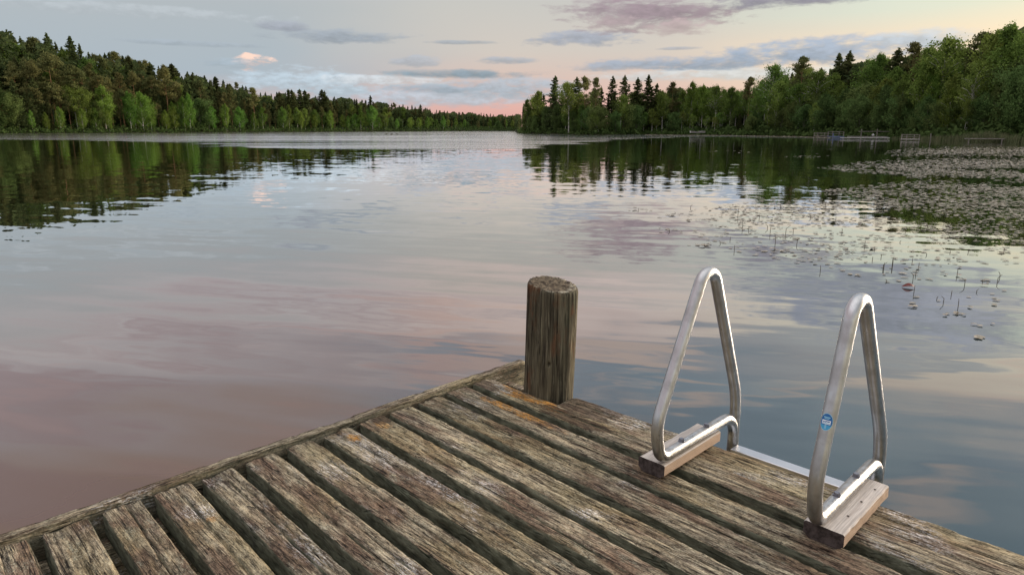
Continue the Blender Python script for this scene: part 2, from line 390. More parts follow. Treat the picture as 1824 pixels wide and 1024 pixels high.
def foliage(name, dark, lightc, var=.10):
    m, t, o = new_mat(name); tc = t.new('ShaderNodeTexCoord'); oi = t.new('ShaderNodeObjectInfo')
    n = t.noise(tc.outputs['Object'], .55, 3, .6); n2 = t.noise(tc.outputs['Object'], 2.6, 3, .6)
    f = t.m('ADD', t.m('MULTIPLY', t.ss(n, .3, .7), .55), t.m('MULTIPLY', t.ss(n2, .3, .7), .45))
    c = t.mix(f, dark + (1,), lightc + (1,))
    hs = t.new('ShaderNodeHueSaturation'); t.l.new(c, hs.inputs['Color'])
    t.put(hs.inputs['Hue'], t.m('ADD', .5 - var * .25, t.m('MULTIPLY', oi.outputs['Random'], var * .5)))
    t.put(hs.inputs['Value'], t.m('ADD', .78, t.m('MULTIPLY', t.m('FRACT', t.m('MULTIPLY', oi.outputs['Random'], 7.7)), .75)))
    d = t.new('ShaderNodeBsdfDiffuse'); tr = t.new('ShaderNodeBsdfTranslucent')
    t.l.new(hs.outputs[0], d.inputs[0]); t.l.new(hs.outputs[0], tr.inputs[0])
    mx = t.new('ShaderNodeMixShader'); mx.inputs[0].default_value = .3
    t.l.new(d.outputs[0], mx.inputs[1]); t.l.new(tr.outputs[0], mx.inputs[2]); t.l.new(mx.outputs[0], o.inputs[0]); return m

def bark(name, c1, c2, dash=False):
    m, t, o = new_mat(name); tc = t.new('ShaderNodeTexCoord'); P = tc.outputs['Object']
    n = t.noise(t.vm('MULTIPLY', P, (6, 6, 3.0 if dash else .8)), 1.0, 4, .6)
    c = t.mix(t.ss(n, .5, .62) if dash else t.ss(n, .3, .7), c1 + (1,), c2 + (1,))
    principled(t, o, c, .85, 0, .2); return m

MAT = {}
MAT['spruce'] = foliage('spruce_needles', (.030, .044, .018), (.125, .150, .060))
MAT['pine'] = foliage('pine_needles', (.055, .065, .026), (.210, .215, .085))
MAT['birch'] = foliage('birch_leaves', (.060, .100, .024), (.220, .300, .070))
MAT['birch_bright'] = foliage('bright_birch_leaves', (.060, .130, .018), (.195, .290, .065))
MAT['alder'] = foliage('alder_leaves', (.046, .078, .024), (.150, .215, .070))
MAT['bark_birch'] = bark('birch_bark', (.66, .64, .60), (.14, .12, .11), True)
MAT['bark_pine'] = bark('pine_bark', (.20, .12, .075), (.40, .22, .12))
MAT['bark_spruce'] = bark('spruce_bark', (.07, .055, .045), (.13, .10, .08))
MAT['bark_alder'] = bark('alder_bark', (.10, .09, .075), (.19, .17, .14))
MAT['steel'] = steel_mat()
MAT['zinc'] = simple('zinc_bolt', (.36, .37, .42), (.22, .22, .26), 60, .35, 1.0)
MAT['alu'] = simple('anodised_step', (.72, .73, .76), (.62, .63, .66), 8, .35, 1.0)
MAT['block'] = block_mat()
MAT['post'] = log_mat()
MAT['grey_timber'] = simple('grey_timber', (.24, .22, .19), (.12, .11, .095), 2.5, .85)
MAT['pale_timber'] = simple('pale_timber', (.36, .34, .32), (.25, .24, .22), 2.5, .8)
MAT['blue_paint'] = simple('blue_paint', (.12, .16, .26), (.08, .11, .18), 2.5, .6)
MAT['white_paint'] = simple('white_paint', (.46, .46, .45), (.34, .34, .33), 3, .5)
MAT['duck'] = simple('duck_feathers', (.05, .04, .03), (.11, .09, .07), 12, .7)
MAT['hole'] = simple('screw_hole', (.012, .010, .010), (.02, .016, .014), 20, .9)
MAT['red_leaf'] = simple('red_leaf', (.16, .020, .010), (.075, .012, .010), 30, .5)
MAT['stem'] = simple('dark_stem', (.045, .035, .025), (.10, .085, .06), 30, .7)
MAT['reed'] = simple('dry_reed', (.15, .15, .075), (.06, .09, .03), 1.5, .8)

def ground_mat():
    m, t, o = new_mat('forest_floor'); tc = t.new('ShaderNodeTexCoord'); P = tc.outputs['Object']
    n = t.noise(P, .35, 5, .65); n2 = t.noise(P, 3.0, 4, .6)
    c = t.mix(t.ss(n, .35, .65), (.020, .026, .012, 1), (.055, .065, .028, 1))
    c = t.mix(t.m('MULTIPLY', t.ss(n2, .45, .65), .5), c, (.075, .055, .035, 1))
    principled(t, o, c, .95, 0, .1); return m
MAT['ground'] = ground_mat()

def leaf_pad_mat():
    m, t, o = new_mat('floating_leaf'); tc = t.new('ShaderNodeTexCoord'); P = tc.outputs['Object']
    n = t.noise(P, 9, 3, .6); n2 = t.noise(P, 28, 2, .6)
    c = t.mix(t.ss(t.m('ADD', t.m('MULTIPLY', n, .5), t.m('MULTIPLY', n2, .5)), .38, .62), (.09, .075, .040, 1), (.40, .34, .25, 1))
    principled(t, o, c, .30, 0, .9); return m
MAT['pad'] = leaf_pad_mat()

def water_mat():
    m, t, o = new_mat('lake_water'); tc = t.new('ShaderNodeTexCoord'); P = tc.outputs['Object']
    at = t.new('ShaderNodeAttribute'); at.attribute_name = 'ruffle'; ruf0 = at.outputs['Fac']
    x, y, z = t.sep(P)
    dist = t.m('SQRT', t.m('ADD', t.m('MULTIPLY', x, x), t.m('MULTIPLY', y, y)))
    # wind-ruffled patches have streaky edges
    edge = t.noise(t.comb(t.m('MULTIPLY', x, .035), t.m('MULTIPLY', y, .22), 0.0), 1.0, 4, .6)
    ruf = t.ss(t.m('ADD', ruf0, t.m('MULTIPLY', t.m('SUBTRACT', edge, .5), 1.1)), .42, .62)
    def slope(vec, scale, detail, rough, k):
        c = t.noise(t.vm('ADD', t.vm('MULTIPLY', vec, (scale, scale, 0.0)), (k, k * 1.7, k * .3)), 1.0, detail, rough, 0, True)
        r, g, b = t.sep(c); return t.m('SUBTRACT', r, .5), t.m('SUBTRACT', g, .5)
    sx1, sy1 = slope(P, 2.6, 2, .5, 3.1)      # short ripples
    sx2, sy2 = slope(P, .55, 2, .5, 9.7)      # long slow swell
    sx3, sy3 = slope(P, 7.0, 1, .5, 15.2)     # fine, only where the wind touches
    calm = t.noise(t.vm('MULTIPLY', P, (.05, .16, 0)), 1.0, 3, .5)
    a1 = t.m('MULTIPLY', t.ss(calm, .3, .7, .018, .050), 1.0)
    near = t.ss(dist, 4, 16, .55, 1.0)
    a1 = t.m('MULTIPLY', a1, near)
    stk = t.noise(t.comb(t.m('MULTIPLY', x, .012), t.m('MULTIPLY', y, .30), 4.0), 1.0, 4, .6)
    stf = t.noise(t.comb(t.m('MULTIPLY', x, .05), t.m('MULTIPLY', y, .9), 8.0), 1.0, 4, .6)
    stm = t.m('ADD', t.m('MULTIPLY', stk, .6), t.m('MULTIPLY', stf, .4))
    gr = t.m('ADD', .015, t.m('MULTIPLY', ruf, t.ss(stm, .40, .60, .02, .18)))
    a3 = t.m('MULTIPLY', ruf, t.ss(stm, .38, .6, .10, .8))
    a2 = t.ss(dist, 3, 30, .045, .020)
    SX = t.m('ADD', t.m('ADD', t.m('MULTIPLY', sx1, a1), t.m('MULTIPLY', sx2, a2)), t.m('MULTIPLY', sx3, a3))
    SY = t.m('ADD', t.m('ADD', t.m('MULTIPLY', sy1, a1), t.m('MULTIPLY', sy2, a2)), t.m('MULTIPLY', sy3, a3))
    # long low wavelets, crests lying across the view and running slightly down to the right
    pw = t.comb(t.m('ADD', t.m('MULTIPLY', x, .45), t.m('MULTIPLY', y, .10)), t.m('ADD', t.m('MULTIPLY', y, 2.4), t.m('MULTIPLY', x, .55)), 0.0)
    wl = t.noise(pw, 1.0, 3, .55); wl2 = t.noise(t.vm('MULTIPLY', pw, (.38, .38, 0)), 1.0, 2, .5)
    SYc = t.m('ADD', SY, t.m('ADD', t.m('MULTIPLY', t.m('SUBTRACT', wl, .5), t.ss(dist, 3, 22, .10, .028)), t.m('MULTIPLY', t.m('SUBTRACT', wl2, .5), t.ss(dist, 3, 14, .10, .02))))
    SY = SYc
    N = t.vm('NORMALIZE', t.comb(SX, SY, 1.0))
    NF = t.vm('NORMALIZE', t.comb(t.m('MULTIPLY', sx1, a1), t.m('SUBTRACT', SY, t.m('MULTIPLY', sy3, a3)), 1.0))
    fr = t.new('ShaderNodeFresnel'); fr.inputs[0].default_value = 1.50; t.l.new(NF, fr.inputs['Normal'])
    gl = t.new('ShaderNodeBsdfGlossy'); gl.inputs['Color'].default_value = (.98, .98, .98, 1); t.put(gl.inputs['Roughness'], gr)
    t.l.new(N, gl.inputs['Normal'])
    # body of the lake: peat-brown shallows left, blue-grey right, sky reflection tints painted in
    bn = t.noise(P, .5, 3, .5)
    wv = t.m('ADD', t.m('SUBTRACT', x, t.m('MULTIPLY', y, .28)), t.m('MULTIPLY', t.m('SUBTRACT', bn, .5), 2.0))
    body = t.mix(t.ss(wv, -2.4, .6), (.100, .070, .052, 1), (.040, .064, .072, 1))
    body = t.mix(t.ss(dist, 4.0, 14.0), body, (.016, .017, .015, 1))      # deep water is dark
    df = t.new('ShaderNodeBsdfDiffuse'); t.l.new(body, df.inputs[0])
    mx = t.new('ShaderNodeMixShader'); t.l.new(t.m('MULTIPLY', fr.outputs[0], 1.6, clamp=True), mx.inputs[0]); t.l.new(df.outputs[0], mx.inputs[1]); t.l.new(gl.outputs[0], mx.inputs[2])
    t.l.new(mx.outputs[0], o.inputs[0]); return m
MAT['water'] = water_mat()

# ------------------------------------------------------------------ shore, terrain, water
SH = [(-900, 110), (-500, 140), (-200, 165), (0, 185), (40, 190), (200, 212), (400, 248), (550, 285), (700, 320), (850, 350), (917, 352), (923, 214), (932, 198), (1000, 172),
      (1060, 156), (1150, 165), (1300, 150), (1450, 125), (1550, 113), (1650, 96), (1720, 88), (1800, 82), (2000, 70), (2400, 55), (2900, 45)]
QX = np.array([(x - CX) / (F_PX / math.cos(PITCH)) for x, _ in SH]); QD = np.array([d for _, d in SH], float)
def shoreY(q): return np.interp(q, QX, QD)
def slope_at(q):
    return np.interp(q, [-.8, -.6, -.3, 0.0, .012, .2, .35, .6, .9], [.14, .14, .09, .05, .012, .015, .05, .06, .06])
def ground_z(X, Y):
    q = X / Y; d = np.maximum(Y - shoreY(q), -30)
    up = .45 * (1 - np.exp(-np.maximum(d, 0) / 2.5)) + slope_at(q) * np.clip(d - 2, 0, 110)
    return np.where(d > 0, up, d * .08)
def terrain():
    azs = np.concatenate([np.linspace(-180, -72, 28)[:-1], np.linspace(-72, -2, 160), np.linspace(-1.9, 3, 60), np.linspace(3.2, 62, 140), np.linspace(64, 178, 28)])
    V = []; 
    offs = [-1e9, -.5, -20, -8, -3, -1, 0, .5, 1, 2, 4, 7, 12, 20, 35, 55, 80, 112, 300, 1500, 6000]
    for a in azs:
        ar = rad(a); front = abs(a) < 64
        ca = max(math.cos(ar), .05)
        q = math.tan(max(-rad(64), min(rad(64), ar)))
        R = float(shoreY(q)) / math.cos(max(-rad(64), min(rad(64), ar)))
        if not front:
            k = min(1, (abs(a) - 64) / 50); R = R * (1 - k) + 14 * k
        sl = float(slope_at(q)) if front else .04
        for o_ in offs:
            if o_ == -1e9: r = 0.3; zz = -1.6
            elif o_ == -.5: r = R * .5; zz = -1.8
            else:
                r = max(R + o_, R * .55); dd = r - R
                cc = ca if front else .6
                zz = (.45 * (1 - math.exp(-dd * cc / 2.5)) + sl * min(max(dd * cc - 2, 0), 110)) if dd > 0 else max(dd * .08, -1.7)
                if 0 < dd < 400: zz += (float(vnoise(a * 3.1, dd * .2)) - .5) * min(.5, dd * .06)
            V.append((math.sin(ar) * r, math.cos(ar) * r, zz))
    n = len(azs); k = len(offs); Fc = []
    for i in range(n):
        j = (i + 1) % n
        for r_ in range(k - 1):
            Fc.append((i * k + r_, i * k + r_ + 1, j * k + r_ + 1, j * k + r_))
    o = link('ground', mesh_np('ground', V, np.array(Fc), MAT['ground'])); tag(o, kind='structure')
terrain()

def water():
    xs = [-3000, -1200, -600] + list(np.linspace(-420, 300, 145)) + [600, 1200, 3000]
    ys = [-3000, -300, -40, -10] + list(np.linspace(0, 60, 31)) + list(np.linspace(63, 400, 113)) + [600, 1500, 5000]
    X, Y = np.meshgrid(xs, ys, indexing='ij'); nx, ny = X.shape
    V = np.stack([X.ravel(), Y.ravel(), np.zeros(X.size)], 1)
    idx = np.arange(nx * ny).reshape(nx, ny)
    Fc = np.stack([idx[:-1, :-1].ravel(), idx[1:, :-1].ravel(), idx[1:, 1:].ravel(), idx[:-1, 1:].ravel()], 1)
    me = mesh_np('lake', V, Fc, MAT['water'])
    a = me.attributes.new('ruffle', 'FLOAT', 'POINT')
    Yp = np.maximum(V[:, 1], .1); q = V[:, 0] / Yp
    px = q * F_PX / math.cos(PITCH) + CX
    # near limit of the ruffled water by bearing, and its far limit
    nearY = np.interp(px, [-400, 0, 200, 400, 500, 750, 930, 1000, 1060, 1150, 1250, 1400, 1600, 1900], [90, 98, 88, 62, 54, 51, 54, 66, 82, 108, 128, 106, 105, 80])
    farY = np.interp(px, [-400, 1000, 1150, 1300, 1500, 1560, 1900], [400, 400, 400, 400, 118, 100, 60])
    w = nearY * .10
    val = np.clip((Yp - nearY) / w + .5, 0, 1) * np.clip((farY - Yp) / 6 + .5, 0, 1)
    a.data.foreach_set('value', val.astype(np.float32))
    o = link('water', me); tag(o, kind='structure')
water()

# ------------------------------------------------------------------ dock
DOCK_Z = .45
OX, OY = on_plane(914, 647, DOCK_Z)
S2 = math.sqrt(.5)
M_d = Matrix(((S2, S2, 0, OX), (S2, -S2, 0, OY), (0, 0, -1, 0), (0, 0, 0, 1)))
# local frame: x = u (along the rim, away), y = v (along the boards, to the right and near), z up
def dloc(u, v, z=0.0): return Vector((OX + (u + v) * S2, OY + (u - v) * S2, DOCK_Z + z))
# u to the upper right and v to the lower right make a left-handed pair, so local y = -v
dock = empty('wooden_dock', (OX, OY, DOCK_Z), rad(45))
tag(dock, 'weathered grey-brown plank dock with raised side rim, lichen on its thick boards', 'dock')
def L(u, v, z): return (u, -v, z)          # dock frame to the empty's local frame

spots = [(-.262, -.34, .05, .20, 1.0), (-.275, -.46, .04, .14, 1.0), (-.405, -.40, .035, .18, .9), (-.40, -.30, .035, .1, .9), (-1.03, -.16, .03, .05, 1.0), (-.88, -.15, .03, .04, .7), (-.42, -.62, .03, .1, .5), (-1.63, -.33, .02, .03, .6)]
MAT['board'] = weathered('weathered_deck_wood', spots=spots, wet=[(-.18, -.62, .09, .17), (-.30, -.62, .05, .2), (-.30, -.12, .05, .09), (-.85, -.10, .04, .05)])
MAT['rim'] = weathered('rim_wood', light=1.05, swap=True, alg=.30)
# rim grain runs along local x
def plank(name, u0, u1, v0, v1, th=.05, skew=0.0, seed=0, rc=.006, ztop=0.0, cracks=(), mat=None, parent=dock, wob=.004, du=.0032, dv=.009, worn=()):
    """board along v; near/far edges u0..u1; built as a closed worn profile swept along v"""
    w = u1 - u0
    nt = max(8, int(w / du)); ns = 8
    per = []  # (u, z, nu, nz)
    def arc(cu, cz, a0, a1, n=4):
        for i in range(n + 1):
            a = a0 + (a1 - a0) * i / n; per.append((cu + rc * math.cos(a), cz + rc * math.sin(a), math.cos(a), math.sin(a)))
    for i in range(1, ns): per.append((u0, -th + rc + (th - 2 * rc) * i / ns, -1, 0))
    arc(u0 + rc, -rc, PI, PI / 2)
    for i in range(1, nt): per.append((u0 + rc + (w - 2 * rc) * i / nt, 0, 0, 1))
    arc(u1 - rc, -rc, PI / 2, 0)
    for i in range(1, ns): per.append((u1, -rc - (th - 2 * rc) * i / ns, 1, 0))
    arc(u1 - rc, -th + rc, 0, -PI / 2, 2)
    arc(u0 + rc, -th + rc, -PI / 2, -PI, 2)
    per = np.array(per); K = len(per)
    nv = max(6, int((v1 - v0) / dv)); vs = np.linspace(v0, v1, nv)
    U, Vv = np.meshgrid(per[:, 0], vs, indexing='ij'); Z = np.repeat(per[:, 1][:, None], nv, 1)
    NU = np.repeat(per[:, 2][:, None], nv, 1); NZ = np.repeat(per[:, 3][:, None], nv, 1)
    # displacement: ridged grain, long waviness, cracks, chipped arrises
    g = fbm(U * 230 + seed * 5.1 + Z * 200, Vv * 11 + seed, seed * 3.0, 3) - .5
    g2 = fbm(U * 60 + seed * 9.1 + Z * 60, Vv * 5 + seed * 2, seed * 1.3, 2) - .5
    lw = fbm(Vv * 2.1 + seed * 3.7, np.sign(NU) * 3 + NZ * 2, seed * .7, 2) - .5
    H = g * .0030 + g2 * .0050
    edge_n = fbm(Vv * 26 + seed * 11, np.sign(U - (u0 + u1) / 2) * 4 + 8, seed, 3)
    corner = np.clip(1 - np.minimum(U - u0, u1 - U) / .014, 0, 1) * (NZ > .2)
    H -= corner * np.clip(edge_n - .5, 0, 1) * .016
    top = NZ > .5
    for (cu, amp, wd, cs, va, vb) in cracks:
        cl = u0 + cu * w + (fbm(Vv * 3.0 + cs, cs, 0, 3) - .5) * amp
        fade = np.clip((Vv - va) / .05, 0, 1) * np.clip((vb - Vv) / .05, 0, 1)
        wdv = wd * (.55 + .9 * fbm(Vv * 14 + cs * 3, cs, 1, 2))
        H -= np.where(top, np.exp(-((U - cl) / wdv) ** 2) * .016 * fade, 0)
    UU = U + NU * (H + lw * wob * 2) ; ZZ = Z + NZ * (H * 1.0 + lw * .002)
    # rounded, worn ends
    for (end, sgn) in ((v0, 1), (v1, -1)):
        t_ = np.clip(1 - (Vv - end) * sgn / .03, 0, 1)
        en = fbm(U * 60 + seed * 2, end * 5 + Z * 30, seed, 2)
        Vv = Vv + sgn * (t_ ** 2) * (en - .2) * .016
        ZZ = ZZ - np.where(NZ > 0, (t_ ** 3) * .008 * (0.4 + en), 0)
        cen = (u0 + u1) / 2; UU = UU + (cen - UU) * (t_ ** 2.5) * .10 * (.4 + en)
    for (wu, wv, wr, wd) in worn:
        dd = ((U - wu) / wr) ** 2 + ((Vv - wv) / (wr * 1.6)) ** 2
        ZZ -= np.where(top, np.exp(-dd) * wd, 0)
    UU = UU + skew * (Vv - .05)
    P = np.stack([UU, -Vv, ZZ + ztop], -1).reshape(-1, 3)
    idx = np.arange(K * nv).reshape(K, nv)
    a = idx; b = np.roll(idx, -1, 0)
    Fc = np.stack([a[:, :-1].ravel(), a[:, 1:].ravel(), b[:, 1:].ravel(), b[:, :-1].ravel()], 1)
    # end caps through a centre fan of quads (strips between mirrored rows are enough here)
    capV = []; capF = []
    base = len(P)
    for col in (0, nv - 1):
        c = P[idx[:, col]].mean(0); capV.append(c)
    V = np.concatenate([P, np.array(capV)])
    faces = Fc.tolist()
    me_f = [tuple(f) for f in faces]
    for ci, col in enumerate((0, nv - 1)):
        for i in range(K):
            j = (i + 1) % K
            p, q = int(idx[i, col]), int(idx[j, col])
            me_f.append((base + ci, p, q) if ci == 1 else (base + ci, q, p))
    o = link(name, mesh_np(name, V, me_f, mat or MAT['board'], True), parent)
    return o

rnd = random.Random(4)
PITCH_B = .1522
near_edges = {12: -.330, 11: -.485, 10: -.639, 9: -.791, 8: -.938, 7: -1.096, 6: -1.248, 5: -1.406, 4: -1.556, 3: -1.707, 2: -1.856, 1: -2.014}
far_edges = {12: -.224, 11: -.372, 10: -.524, 9: -.681, 8: -.826, 7: -.982, 6: -1.141, 5: -1.290, 4: -1.447, 3: -1.593, 2: -1.746, 1: -1.895}
# the outermost plank starts beside the post; two narrower strips make it up further along
def crk(n, seed):
    r = random.Random(seed); out = []
    for i in range(n):
        va = r.uniform(.0, 1.2); out.append((r.uniform(.2, .8), r.uniform(.01, .03), r.uniform(.0012, .0026), r.uniform(0, 50), va, va + r.uniform(.3, 1.6)))
    return out
lblb = {}
plank('deck_board', -.258, -.116, .492, 3.3, .075, 0.0, 13, cracks=[(.62, .02, .0022, 3.3, .5, 1.1), (.45, .03, .003, 8.8, 1.75, 2.4)] + crk(3, 31), worn=[(-.15, 1.95, .03, .006), (-.135, 2.2, .03, .008)])
for k in range(12, -4, -1):
    a = near_edges.get(k, -2.014 - PITCH_B * (1 - k)); b = far_edges.get(k, -1.895 - PITCH_B * (1 - k))
    sk = -.020 if k == 12 else -.034
    vend = 3.0 if k > 2 else 2.4
    plank('deck_board', a, b, .052, vend, .080, sk, k * 1.7 + 2, cracks=crk(3, k + 50) + ([(.55, .02, .0028, 4.4 + k, .05, .9)] if k in (11, 10, 4, 3, 2) else []),
          worn=[(a + .03, .08, .03, .010)] if k % 3 == 1 else [])
# rim board: sweep along u -> build in a rotated helper frame
def rim_board():
    nv = 420; us = np.linspace(-3.2, .035, nv)
    v0, v1, z0, z1 = .004, .044, -.115, .012
    prof = []
    n1, n2 = 10, 16
    for i in range(n2): prof.append((v1, z0 + (z1 - z0) * i / n2, 1, 0))
    for i in range(n1): prof.append((v1 + (v0 - v1) * i / n1, z1, 0, 1))
    for i in range(n2): prof.append((v0, z1 + (z0 - z1) * i / n2, -1, 0))
    for i in range(n1): prof.append((v0 + (v1 - v0) * i / n1, z0, 0, -1))
    prof = np.array(prof); K = len(prof)
    Vv, U = np.meshgrid(prof[:, 0], us, indexing='ij'); Z = np.repeat(prof[:, 1][:, None], nv, 1)
    NV = np.repeat(prof[:, 2][:, None], nv, 1); NZ = np.repeat(prof[:, 3][:, None], nv, 1)
    H = (fbm(Vv * 200 + Z * 160, U * 9, 2.2, 3) - .5) * .004 + (fbm(Vv * 50, U * 4, 8, 2) - .5) * .004
    edge = np.clip(1 - np.minimum(Vv - v0, v1 - Vv) / .010, 0, 1) * np.clip(1 - (z1 - Z) / .012, 0, 1)
    H = H - edge * (.002 + np.clip(fbm(U * 22, np.sign(Vv - .02) * 3, 4, 3) - .45, 0, 1) * .030)
    wav = (fbm(U * 1.6, 3.0, 3, 2) - .5) * .018
    P = np.stack([U, -(Vv + NV * H + wav), Z + NZ * H + (fbm(U * 2.2, 9, 1, 2) - .5) * .006], -1).reshape(-1, 3)
    idx = np.arange(K * nv).reshape(K, nv); b = np.roll(idx, -1, 0)
    Fc = np.stack([idx[:, :-1].ravel(), b[:, :-1].ravel(), b[:, 1:].ravel(), idx[:, 1:].ravel()], 1)
    faces = [tuple(f) for f in Fc.tolist()] + [tuple(int(i) for i in idx[::-1, 0]), tuple(int(i) for i in idx[:, nv - 1])]
    o = link('rim_board', mesh_np('rim_board', P, faces, MAT['rim'], True), dock)
rim_board()
for v in (.10, 1.25, 2.35):
    mb = MB(); mb.box(L(-1.66, v, -.158), (3.1, .07, .15)); mb.build('joist_and_gap_blocker', MAT['rim'], dock)
mb = MB(); mb.box(L(-1.72, .105, -.30), (3.0, .05, .32)); mb.build('joist_and_gap_blocker', MAT['rim'], dock)  # unseen beam added to block bright water showing through the board gaps
for (u, v) in ((-1.2, .22), (-2.6, .22), (-.32, 2.2), (-1.5, 2.2)):
    mb = MB(); mb.tube([L(u, v, -1.9), L(u, v, -.215)], .085, 16); mb.build('pile', MAT['post'], dock, True)
# ledge carrying the outermost plank beside the post
mb = MB(); mb.box(L(-.10, 1.6, -.10), (.04, 3.2, .09)); mb.build('edge_beam', MAT['rim'], dock)

# ------------------------------------------------------------------ mooring post
def post():
    bx_, by_ = dloc(-.135, .36)[:2]
    root = None
    zt = DOCK_Z + .488; zb = -1.6; R = .103
    na, nz_ = 120, 90
    A = np.linspace(0, 2 * PI, na, endpoint=False); Zs = np.concatenate([np.linspace(zb, DOCK_Z - .1, 12), np.linspace(DOCK_Z - .08, zt, nz_ - 12)])
    AA, ZZ = np.meshgrid(A, Zs, indexing='ij')
    ca, sa = np.cos(AA), np.sin(AA)
    r = R * (1.0 + .035 * np.cos(AA * 2 + 1) ) + (fbm(ca * 22 + 30, sa * 22 + 30, ZZ * 1.3, 3) - .5) * .026 + (fbm(ca * 60 + 90, sa * 60 + 90, ZZ * 3, 2) - .5) * .006
    r -= np.exp(-((AA - 4.1 + .1 * np.sin(ZZ * 9)) / .03) ** 2) * .012 + np.exp(-((AA - 4.9 + .06 * np.sin(ZZ * 7 + 1)) / .022) ** 2) * .010
    # knot hole, facing the viewer
    r -= np.exp(-((AA - 4.62) / .05) ** 2 - ((ZZ - (DOCK_Z + .16)) / .008) ** 2) * .016
    r *= 1 - .05 * np.clip((ZZ - (zt - .02)) / .02, 0, 1) ** 2
    r *= 1.0 + .02 * (1 - (ZZ - DOCK_Z) / .5)
    lean = (ZZ - DOCK_Z)
    zcut = ZZ + np.where(ZZ > zt - .03, 0, 0)
    X = ca * r + lean * .026; Y = sa * r
    tilt = np.clip((ZZ - DOCK_Z) / .5, 0, 1)
    Z2 = ZZ + tilt * (-.011 * ca + .014 * sa) * r / R
    V = np.stack([X, Y, Z2], -1).reshape(-1, 3)
    idx = np.arange(na * nz_).reshape(na, nz_); b = np.roll(idx, -1, 0)
    Fc = np.stack([idx[:, :-1].ravel(), b[:, :-1].ravel(), b[:, 1:].ravel(), idx[:, 1:].ravel()], 1).tolist()
    # end-grain cap as rings
    rings = [.93, .8, .65, .5, .35, .2, .08]; prev = idx[:, -1]; Vl = [V]; n0 = len(V)
    ctr = V[prev].mean(0)
    for k, f in enumerate(rings):
        P = ctr + (V[idx[:, -1]] - ctr) * f
        P[:, 2] += (fbm(P[:, 0] * 60 + 9, P[:, 1] * 60 + 9, 2, 3) - .5) * .010 - .001 + (.003 if k == 0 else 0)
        crack = np.exp(-((np.abs(P[:, 1] - ctr[1] + .3 * (P[:, 0] - ctr[0]))) / .004) ** 2) * (1 if f < .8 else 0)
        P[:, 2] -= crack * .008
        Vl.append(P); cur = n0 + k * na + np.arange(na)
        for i in range(na):
            j = (i + 1) % na; Fc.append([int(prev[i]), int(prev[j]), int(cur[j]), int(cur[i])])
        prev = cur
    Vall = np.concatenate(Vl); Fc.append([int(i) for i in prev])
    o = link('mooring_post', mesh_np('mooring_post', Vall, Fc, MAT['post'], True))
    o.location = (bx_, by_, 0)
    tag(o, 'thick dark round wooden post with a cracked mossy top at the far dock corner', 'post')
post()

# ------------------------------------------------------------------ swim ladder
def fillet(pts, radii, n=10):
    out = [Vector(pts[0])]
    for i in range(1, len(pts) - 1):
        p0, p1, p2 = Vector(pts[i - 1]), Vector(pts[i]), Vector(pts[i + 1]); r = radii[i]
        d0 = (p0 - p1).normalized(); d2 = (p2 - p1).normalized(); ang = d0.angle(d2)
        tl = min(r / math.tan(ang / 2), (p0 - p1).length * .48, (p2 - p1).length * .48)
        r_ = tl * math.tan(ang / 2)
        cdir = (d0 + d2).normalized(); c = p1 + cdir * (r_ / math.sin(ang / 2))
        a = p1 + d0 * tl; b = p1 + d2 * tl
        va, vb = a - c, b - c; th = va.angle(vb)
        for k in range(n + 1):
            f = k / n; out.append(c + (va * math.sin((1 - f) * th) + vb * math.sin(f * th)) / math.sin(th))
    out.append(Vector(pts[-1])); return out
ladder = empty('swim_ladder', (OX, OY, DOCK_Z), rad(45))
tag(ladder, 'brushed steel bathing ladder with two looped handrails bolted to wooden blocks on the dock edge', 'ladder')
RT = .0203
def handrail(v, prof, dz=0.0):
    pts = [L(u, v, z) for u, z in prof]
    radii = [0, .07, .075, .056, .10, .35, 0] if len(prof) == 7 else None
    path = fillet(pts, radii, 14)
    mb = MB(); mb.tube(path, RT, 28)
    return mb.build('handrail', MAT['steel'], ladder, True), path
FZ = .052 + RT
